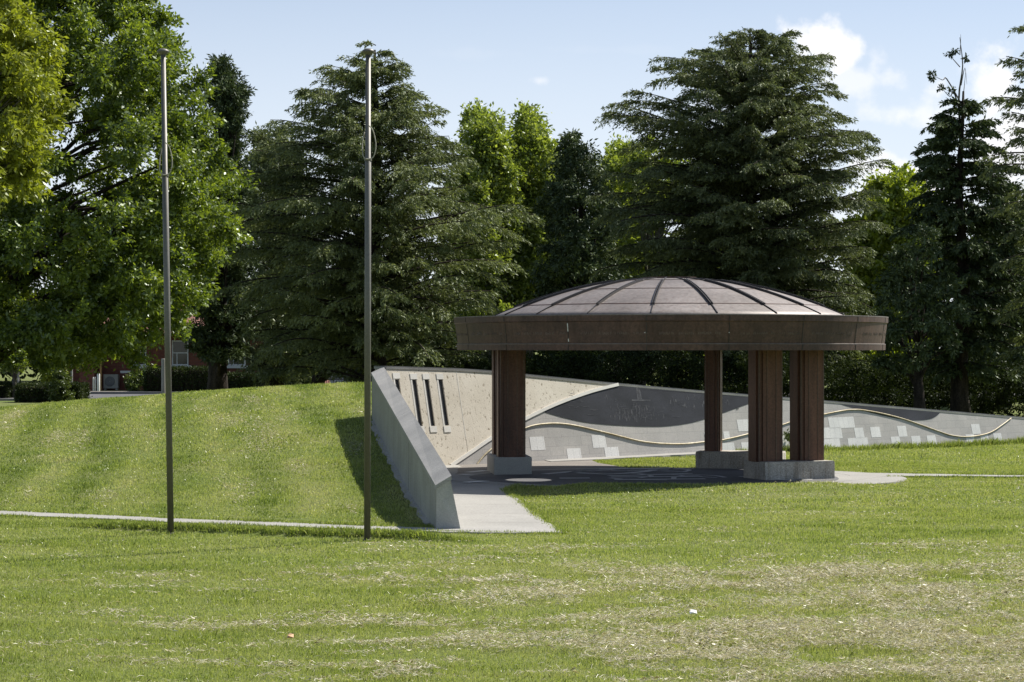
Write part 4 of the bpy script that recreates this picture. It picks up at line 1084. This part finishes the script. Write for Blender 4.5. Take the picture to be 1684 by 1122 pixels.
def shrub(name, label, base, rows, d0, n, rc, per, leaf, wid, mat, seed, **kw):
    return leafy_tree(name, label, 'shrub', base, rows, d0, .8, n, rc, per, leaf, wid, mat, seed, trunk_r=.05, frac=.3, **kw)
shrub('shrub', 'olive green conical shrub in front of the dark clipped hedge', (gx(98, 90), 90), [(600, 92, 104), (618, 84, 116), (640, 78, 124), (660, 80, 120)], 90, 46, .26, 200, .11, .045, L_SHRUB, 60)
shrub('shrub', 'leafy light green bush behind the clipped hedge', (gx(80, 97), 97), [(590, 72, 100), (612, 66, 108), (640, 68, 105)], 97, 26, .4, 160, .17, .09, L_LIME, 61)
shrub('shrub', 'bright green bush behind the hedge below the cedar', (gx(480, 112), 112), [(592, 470, 500), (606, 458, 512), (628, 456, 516)], 112, 26, .5, 150, .2, .1, L_LIME, 62)
shrub('shrub', 'loose dark bush against the brick house below its window', (gx(225, 116), 116), [(612, 214, 240), (626, 206, 246), (638, 208, 246)], 116, 26, .45, 150, .16, .07, L_SHRUB, 63)
shrub('shrub', 'small bush behind the leaning trunk near the lamp posts', (gx(600, 96), 96), [(606, 592, 606), (620, 586, 612), (636, 586, 614)], 96, 20, .4, 150, .16, .07, L_SHRUB, 64)
for (px, h, s, lb) in ((1290, .55, 70, 'leafy weed at the wall foot seen between the front pair of columns'),):
    sp_ = wall_sh(px, 738); p = wall_pt(sp_[0], 0)[:2] + NW * .22; r = np.random.default_rng(s)
    t = thing('weed_plant', lb, 'weed', (*p, 0)); m = MB(); C = []
    for k in range(9):
        q = np.array([p[0] + r.normal() * .1, p[1] + r.normal() * .1, h * r.uniform(.4, 1)]); m.tube([(p[0], p[1], -.03), (p[0] * .5 + q[0] * .5, p[1] * .5 + q[1] * .5, q[2] * .6), q], [.006, .005, .002], 4); C.append(q)
    m.build('stem', M['soil'], t); V, Fc = sprays(np.array(C), np.full(9, .13), 40, .07, .03, r); np_mesh('foliage', V, Fc, L_SHRUB, t)

# ------------------------------------------------------------------ brick house and small things by the road
HY = 119.0
bh = thing('brick_house', 'low red brick house with white framed windows behind the oak', 'house', (gx(280, HY), HY, 0))
xr0, xr1 = gx(150, HY), gx(520, HY)
m = MB(); m.box(xr0, xr1, HY, HY + 9, -.1, 3.4); m.box(gx(60, HY), xr0, HY + 2.2, HY + 9, -.1, 3.4); m.box(gx(139, HY), gx(163, HY), HY - 1.4, HY - .005, -.1, 3.4); m.build('wall', M['brick'], bh)
m = MB(); x0, x1, y0, y1 = gx(55, HY), xr1 + .6, HY - 1.9, HY + 10; m.add([(x0, y0, 3.4), (x1, y0, 3.4), (x1, y1, 3.4), (x0, y1, 3.4), (x0 + 3, (y0 + y1) / 2, 5.2), (x1 - 3, (y0 + y1) / 2, 5.2)], [(0, 1, 5, 4), (1, 2, 5), (2, 3, 4, 5), (3, 0, 4), (3, 2, 1, 0)]); m.build('roof', M['roof_tile'], bh)
for (a, b, yt, yb, y) in ((215, 241, 560, 601, HY), (283, 310, 560, 601, HY), (375, 404, 560, 601, HY), (120, 139, 560, 622, HY + 2.2)):
    s = HY / F; x0, x1 = (a - 842) * s, (b - 842) * s; z1 = EYE - (yt - HZ) * s; z0 = EYE - (yb - HZ) * s
    m = MB(); f = .07
    m.box(x0, x0 + f, y - .04, y + .02, z0, z1); m.box(x1 - f, x1, y - .04, y + .02, z0, z1); m.box(x0 + f, x1 - f, y - .04, y + .02, z1 - f, z1); m.box(x0 + f, x1 - f, y - .04, y + .02, z0, z0 + f)
    m.box(x0 + f, x1 - f, y - .03, y + .015, (z0 + z1) / 2 - .03, (z0 + z1) / 2 + .03); m.box(x0 + .28 * (x1 - x0), x0 + .28 * (x1 - x0) + .05, y - .028, y + .014, z0 + f, (z0 + z1) / 2 - .03)
    w = m.build('window', M['paint'], bh)
    m = MB(); m.box(x0 + f * .5, x1 - f * .5, y - .012, y - .002, z0 + f * .5, z1 - f * .5); m.build('pane', M['glass'], w)
    if y == HY: m = MB(); m.box(x0 - .16, x1 + .16, y - .16, y + .02, z0 - .17, z0 - .004); m.build('sill', M['paint'], w)
m = MB(); x = gx(166.5, HY - 1.4); m.tube([(x, HY - 1.5, 0), (x, HY - 1.5, 3.4)], .06, 8); m.build('downpipe', M['ochre'], bh)
ac = thing('air_conditioner', 'air conditioning unit, its grey darkened for shade, on the ground against the brick house', 'air conditioner', (gx(187, HY), HY - .5, 0))
m = MB(); x = gx(187, HY); m.box(x - .45, x + .4, HY - .75, HY - .35, .12, .95); m.box(x - .42, x - .3, HY - .7, HY - .4, -.02, .12); m.box(x + .25, x + .37, HY - .7, HY - .4, -.02, .12); m.build('casing', M['conc'], ac)  # casing darkened to stand for the shadow beside the house
m = MB(); m.lathe([(.02, -.012), (.28, -.012), (.30, 0), (.30, .004)], (0, 0), 24); m.v = [(x - .08 + p[0], HY - .757 + p[2], .53 + p[1]) for p in m.v]; m.build('fan_grille', M['lead'], ac)
m = MB(); q = gx(208, HY); m.box(q - .35, q + .25, HY - .10, HY - .012, 1.02, 1.16); tag(m.build('wall_box', M['paint'], None, origin=(q, HY, 1.1)), 'pale horizontal box fixed under the sill of a brick house window', 'box')
for k, (px, lb, rad, h) in enumerate(((153.5, 'thin white post, left one by the corner of the brick house', .035, .85), (156.5, 'thin white post, middle one by the corner of the brick house', .035, .85), (162, 'thick white bollard by the ochre downpipe of the brick house', .085, 1.05))):
    dd = 114.5; p = (gx(px, dd), dd, 0); m = MB(); m.lathe([(0, h), (rad * .7, h - .01), (rad, h - .05), (rad, -.1)], p[:2], 14); o = m.build('bollard', M['paint'], origin=p, smooth=True); tag(o, lb, 'bollard', 'white posts by the brick house')
def post(px, py0, dd, rad, label, mat, name='post', group=None):
    p = (gx(px, dd), dd, 0); z = EYE - (py0 - HZ) * dd / F; m = MB(); m.lathe([(0, z), (rad * .9, z), (rad, z - .03), (rad, -.1)], p[:2], 12); tag(m.build(name, mat, origin=p, smooth=True), label, 'post', group)
post(269, 590, 97, .11, 'grey post beyond the mound, just left of the left flagpole foot line', M['conc'])
post(30, 600, 99, .05, 'pale metal post beside a thin trunk at the far left', M['coping'])
post(118, 570, 96, .05, 'slim grey post rising behind the conical shrub', M['coping'])
leafy_tree('young_tree', 'slim trunked young tree at the far left beside a pale post', 'tree', (gx(24, 100), 100), [(540, 0, 60), (570, -15, 75), (605, -5, 60)], 100, 1.5, 40, .6, 170, .2, .1, L_OAK, 66, .15, 'bark_grey', frac=.4)
M['globe'] = surf('white glass globe', (.75, .75, .73), (.82, .82, .8), 4, .3, 0, 20, .05, 0)
for (px, py, lb) in ((532, 598, 'white globe lamp on a thin post, left one seen under the cedar'), (548.6, 601.5, 'white globe lamp on a thin post, right one seen under the cedar')):
    dd = 100; z = EYE - (py - HZ) * dd / F; p = (gx(px, dd), dd, 0); t = thing('garden_lamp', lb, 'lamp', p, 'globe lamps under the cedar'); m = MB(); m.tube([(p[0], dd, -.1), (p[0], dd, z - .05)], .028, 8); m.build('post', M['lead'], t)
    m = MB(); m.lathe([(.0, .11), (.05, .098), (.085, .065), (.1, .01), (.085, -.06), (.05, -.09), (.0, -.1)], (0, 0), 16); m.v = [(p[0] + a[0], dd + a[1], z + a[2] * 1.15) for a in m.v]; m.build('globe', M['globe'], t, smooth=True)
for (px, lb) in ((545.5, 'short white bollard below the globe lamps, left one'), (551.5, 'short white bollard below the globe lamps, right one')):
    dd = 96; p = (gx(px, dd), dd, 0); m = MB(); m.lathe([(0, .95), (.05, .94), (.06, .9), (.06, -.1)], p[:2], 12); tag(m.build('bollard', M['paint'], origin=p, smooth=True), lb, 'bollard', 'white bollards under the cedar')
# dark rail fence under the cedar; pale building added for the sunlit opening behind
dd = 108; fx = thing('rail_fence', 'low dark picket fence seen under the cedar beyond the mound', 'fence', (gx(560, dd), dd, 0)); m = MB()
m.box(gx(520, dd), gx(640, dd), dd - .03, dd + .03, .78, .86); m.box(gx(520, dd), gx(640, dd), dd - .03, dd + .03, .3, .37); m.build('rail', M['lead'], fx)
for k in range(30):
    x = gx(521, dd) + k * .135; m = MB(); m.tube([(x, dd - .05, -.05), (x, dd - .05, .98)], .018, 6); m.build('picket', M['lead'], fx)
dd = 150; pbld = thing('added_pale_building', 'pale building added for the bright sunlit opening far behind the fence', 'building', (gx(570, dd), dd, 0)); m = MB(); m.box(gx(520, dd), gx(660, dd), dd, dd + 8, -.1, 3.4); m.build('wall', M['render'], pbld)
m = MB(); m.box(gx(517, dd), gx(663, dd), dd - .4, dd + 8.4, 3.4, 3.65); m.build('roof', M['lead'], pbld)
for px in (540, 565, 600, 630):
    m = MB(); m.box(gx(px, dd) - .5, gx(px, dd) + .5, dd - .02, dd + .05, 1.1, 2.2); m.build('window', M['glass'], pbld)

# ------------------------------------------------------------------ grass, clippings, litter
r = np.random.default_rng(77)


def blades(P, H, W, lean, r, az=None, azs=None):
    n = len(P); a = r.uniform(0, 2 * pi, n) if az is None else az + r.normal(size=n) * azs
    l = np.abs(r.normal(size=n)) * lean; dx = np.cos(a) * np.sin(l) * H; dy = np.sin(a) * np.sin(l) * H; dz = np.cos(np.minimum(l, 1.45)) * H
    f = r.uniform(0, 2 * pi, n); sx = np.cos(f) * W / 2; sy = np.sin(f) * W / 2
    v0 = P + np.stack([-sx, -sy, np.full(n, -.008)], 1); v1 = P + np.stack([sx, sy, np.full(n, -.008)], 1)
    md = P + np.stack([dx * .35, dy * .35, dz * .62], 1); v2 = md + np.stack([sx * .7, sy * .7, 0 * sx], 1); v3 = md - np.stack([sx * .7, sy * .7, 0 * sx], 1)
    tp = P + np.stack([dx, dy, dz], 1)
    V = np.stack([v0, v1, v2, tp, v3], 1).reshape(-1, 3)
    return V


def dryness(x, y):
    """how much dead grass there is: broken streaks across the lawn, heavier to the right and near the camera"""
    wob = (fbm(x * .30, y * .4, 31) - .5) * 1.4
    band = fbm(x * .20 + 9, (y + wob) * 1.0, 33, 3); pat = fbm(x * .75, (y + wob * .5) * 2.6, 35, 3); fin = fbm(x * 2.2, y * 6.0, 36, 2)
    w = np.clip((x / y + .27) / .44, 0, 1) * np.clip((27.5 - y) / 6, 0, 1)
    far = .35 * np.clip((x - 1) / 3, 0, 1) * np.clip((y - 26) / 3, 0, 1)
    return band * .22 + pat * .54 + fin * .24, np.maximum(w, far)


PS = []; HS = []; WS = []; TT = []; LN = []
def scatter(y0, y1, dens, hh, ww, left=-.29, right=.29, on_mound=False):
    A = (right - left) * (y1 ** 2 - y0 ** 2) / 2; n = int(A * dens); y = np.sqrt(r.uniform(y0 ** 2, y1 ** 2, n)); x = y * r.uniform(left, right, n)
    if on_mound:
        k = (x < xright(y) - .12) & (mound(x, y) > .0) & ~in_poly(x, y, P_PATH); x, y = x[k], y[k]; z = mound(x, y)
    else:
        k = ~paved(x, y); x, y = x[k], y[k]
        behind = (y > 41.4) & (((x - KB[0]) * NW[0] + (y - KB[1]) * NW[1]) < .02); inw = (x < xright(y) + .25) & (y > 27.2) & (mound(x, y) > -.005)
        k = ~(behind | inw); x, y = x[k], y[k]; z = lawn(x, y)
    n = len(x); f, w = dryness(x, y)
    tint = .29 + .28 * (fbm(x * .5, y * 1.6, 41) - .3) + .28 * (fbm(x * 2.5, y * 6, 42) - .5) + .10 * w + r.normal(size=n) * .08
    dry = np.clip((f - (.56 - .14 * w)) * 6, 0, 1) * w * .55
    tint = tint + dry * .5 * (r.uniform(size=n) < .7)
    tuf = np.clip(fbm(x * 1.1, y * 2.4, 43) * 1.7 - .45, 0, 1.2); h = hh * r.uniform(.55, 1.35, n) * (.7 + 1.0 * tuf ** 2)
    tint = tint - .12 * (tuf - .4)
    if on_mound:
        tint = .30 + .30 * (fbm((x + .16 * (y - 30)) * 1.6, y * .45, 41) - .5) + .22 * (fbm(x * 3, y * 3, 42) - .5) + r.normal(size=n) * .07
        stripe = np.sin((x + .16 * (y - 30)) * 2 * pi / 1.5 + fbm(x * .3, y * .3, 44) * 2) * (fbm(x * .4, y * .25, 47) * 1.8 - .2).clip(0, 1.2)
        tint = tint + .17 * stripe + .14 * (fbm(x * 1.5, y * .45, 45) > .62)
        tint += .25 * (r.uniform(size=n) < .06)
    else:
        b, fd = gdist(x, y); near = fd * np.exp(-((b - .10) / .10) ** 2); h = h * (1 + 1.0 * near); tint = tint - .14 * near
        tint += .3 * (r.uniform(size=n) < .05)
    PS.append(np.stack([x, y, z], 1)); HS.append(h); WS.append(np.full(n, ww) * r.uniform(.7, 1.3, n)); TT.append(np.clip(tint, 0, 1))
scatter(13.8, 18, 5200, .034, .0042); scatter(18, 23, 3600, .034, .0056); scatter(23, 31, 2000, .036, .0085); scatter(31, 46, 1000, .036, .013, -.30); scatter(46, 58, 420, .05, .018, .05, .30)
scatter(27.3, 36, 1500, .040, .010, -.30, -.01, True); scatter(36, 52, 900, .045, .014, -.30, -.02, True)
scatter(13.8, 24, 1300, .036, .008, .29, .56); scatter(24, 46, 750, .036, .013, .288, .56); scatter(13.8, 24, 1300, .036, .008, -.56, -.29); scatter(24, 40, 750, .036, .013, -.56, -.288)
scatter(27.3, 52, 700, .045, .013, -.56, -.30, True)
# taller fringes: wall foot, paving edges
def fringe(pts, n, hh, wid, ww=.012, zf=lawn):
    pts = [np.array(p) for p in pts]; seg = np.array([np.linalg.norm(pts[i + 1] - pts[i]) for i in range(len(pts) - 1)]); c = np.concatenate([[0], np.cumsum(seg)]); q = r.uniform(0, c[-1], n)
    i = np.clip(np.searchsorted(c, q) - 1, 0, len(seg) - 1); f = (q - c[i]) / seg[i]; A_ = np.array(pts); P = A_[i] + (A_[i + 1] - A_[i]) * f[:, None] + r.normal(size=(n, 2)) * wid
    x, y = P[:, 0], P[:, 1]; PS.append(np.stack([x, y, zf(x, y)], 1)); HS.append(hh * r.uniform(.4, 1.3, n) * (.4 + 1.2 * fbm(x * 1.3, y * 1.3, 51))); WS.append(np.full(n, ww)); TT.append(np.clip(.25 + r.normal(size=n) * .12, 0, 1))
fringe([KB + TW * 8.5 + NW * .12, KB + TW * 21 + NW * .10], 9000, .17, .07)
fringe([(.70, 26.78), (.46, 28.8), (.16, 31.9), (-.12, 34.9), (.15, 36.4)], 5200, .06, .05)
fringe([PZ + np.array([PA * cos(R(a)), PB * sin(R(a))]) for a in range(-132, -38, 6)], 6500, .06, .06)
fringe([(-12, 31.95), (-7.65, 30.38), (-4.24, 28.78), (-1.6, 27.66)], 6000, .075, .045, .010); fringe([(-7.65, 29.68), (-4.24, 28.14), (-1.5, 27.04), (.7, 26.72)], 5000, .05, .04, .009)
fringe([(7.2, 38.4), (9, 38.35), (13, 37.9)], 2500, .07, .05); fringe([(7.1, 39.52), (9, 38.92), (13, 38.35)], 3500, .08, .05)
fringe([G0 + (G1 - G0) * t_ + np.array([.06, .16]) for t_ in np.linspace(.03, .98, 12)], 6500, .075, .045, .011)
P = np.concatenate(PS); H = np.concatenate(HS); W = np.concatenate(WS); TI = np.concatenate(TT)
V = blades(P, H, W, .95, r); nB = len(P); base = np.arange(nB) * 5
me_t = np.repeat(TI, 5)
F5 = np.stack([base, base + 1, base + 2, base + 3, base + 4], 1)
o = np_mesh('grass', V, F5, B_GRASS, attr={'tint': me_t}, origin=(0, 26, 0)); tag(o, 'mown green lawn grass covering the ground and the mound', 'grass', kind='stuff')

# dry clippings: loose strands heaped in broken swaths
PS = []; AZ = []
def straw(y0, y1, dens, thr, left=-.29, right=.29, on_mound=False, k=1.0):
    A = (right - left) * (y1 ** 2 - y0 ** 2) / 2; n = int(A * dens); y = np.sqrt(r.uniform(y0 ** 2, y1 ** 2, n)); x = y * r.uniform(left, right, n)
    if on_mound:
        m_ = (x < xright(y) - .2) & (mound(x, y) > .01); x, y = x[m_], y[m_]
        f = fbm((x + .16 * (y - 30)) * 1.7, y * .40, 61, 3); pr = np.clip((f - .62) * 7, 0, 1) * .7; z = mound(x, y) + .03
        hp = pr * .02
    else:
        m_ = ~paved(x, y) & ~((x < xright(y) + .25) & (y > 27.2)); x, y = x[m_], y[m_]
        f, w = dryness(x, y); pr = np.clip((f - (thr - .15 * w)) * 11, 0, .85) * (.10 + .90 * w) * (.25 + .75 * (fbm(x * 2.5, y * 5, 63) > .44)) + .006
        z = lawn(x, y) + .03; hp = np.clip((f - (thr - .15 * w)) * 2.0, 0, .14) * (fbm(x * 3, y * 5, 64) * 1.6 - .2).clip(0, 2) * w
    m_ = r.uniform(size=len(x)) < pr; x, y, z, hp = x[m_], y[m_], z[m_], hp[m_]
    PS.append(np.stack([x, y, z + hp * r.uniform(.2, 1.1, len(x))], 1))
straw(13.8, 18, 6500, .60); straw(18, 22, 4200, .60); straw(22, 27.5, 2200, .60); straw(27.5, 37, 700, .60, .0, .29); straw(13.8, 24, 1500, .60, .29, .5); straw(28.5, 46, 500, .6, -.29, -.03, True)
P = np.concatenate(PS); n = len(P); a = r.uniform(0, 2 * pi, n); el = r.normal(size=n) * .32; L = r.uniform(.025, .075, n)
D = np.stack([np.cos(a) * np.cos(el), np.sin(a) * np.cos(el), np.sin(el)], 1); S = np.stack([-np.sin(a), np.cos(a), 0 * a], 1) * (.0007 + P[:, 1:2] * .00007)
S[:, 2] = r.normal(size=n) * .002
bend = np.stack([0 * a, 0 * a, r.uniform(-.2, .3, n) * L], 1)
V = np.stack([P - D * L[:, None] * .5 - S * .5, P - D * L[:, None] * .5 + S * .5, P + S * .6 + bend, P + D * L[:, None] * .5 + bend * .3, P - S * .6 + bend], 1).reshape(-1, 3)
V[:, 2] = np.maximum(V[:, 2], .008)
base = np.arange(n) * 5
o = np_mesh('dry_clippings', V, np.stack([base, base + 1, base + 2, base + 3, base + 4], 1), B_HAY, attr={'tint': np.repeat(np.clip(.55 + r.normal(size=n) * .2, 0, 1), 5)}, origin=(2, 20, 0))
tag(o, 'straw-coloured dry mown clippings lying in broken rows on the lawn', 'clippings', kind='stuff')
print('blades', nB, 'straw', n)
for (px, py, w, mt, lb, nm) in ((1140, 1017, .034, 'litter', 'scrap of white paper lying in the grass near the camera', 'paper_scrap'), (478, 1055, .028, 'dry_leaf', 'pale orange dry leaf lying in the foreground grass', 'fallen_leaf')):
    p = gp(px, py); m = MB(); z = float(lawn(np.array([p[0]]), np.array([p[1]]))[0]) + .045
    top = [(p[0] - w, p[1] - w * .7, z), (p[0] - w * .2, p[1] - w, z + .018), (p[0] + w, p[1] - w * .4, z + .004), (p[0] + w * .9, p[1] + w * .6, z + .03), (p[0] - w * .3, p[1] + w, z + .038), (p[0] - w, p[1] + w * .4, z + .02)]
    m.add(top + [(a, b, c - .002) for a, b, c in top], [(0, 1, 2, 3, 4, 5), (11, 10, 9, 8, 7, 6)] + [(i, 6 + i, 6 + (i + 1) % 6, (i + 1) % 6) for i in range(6)])
    tag(m.build(nm, M[mt], origin=(*p, z)), lb, nm.split('_')[1])
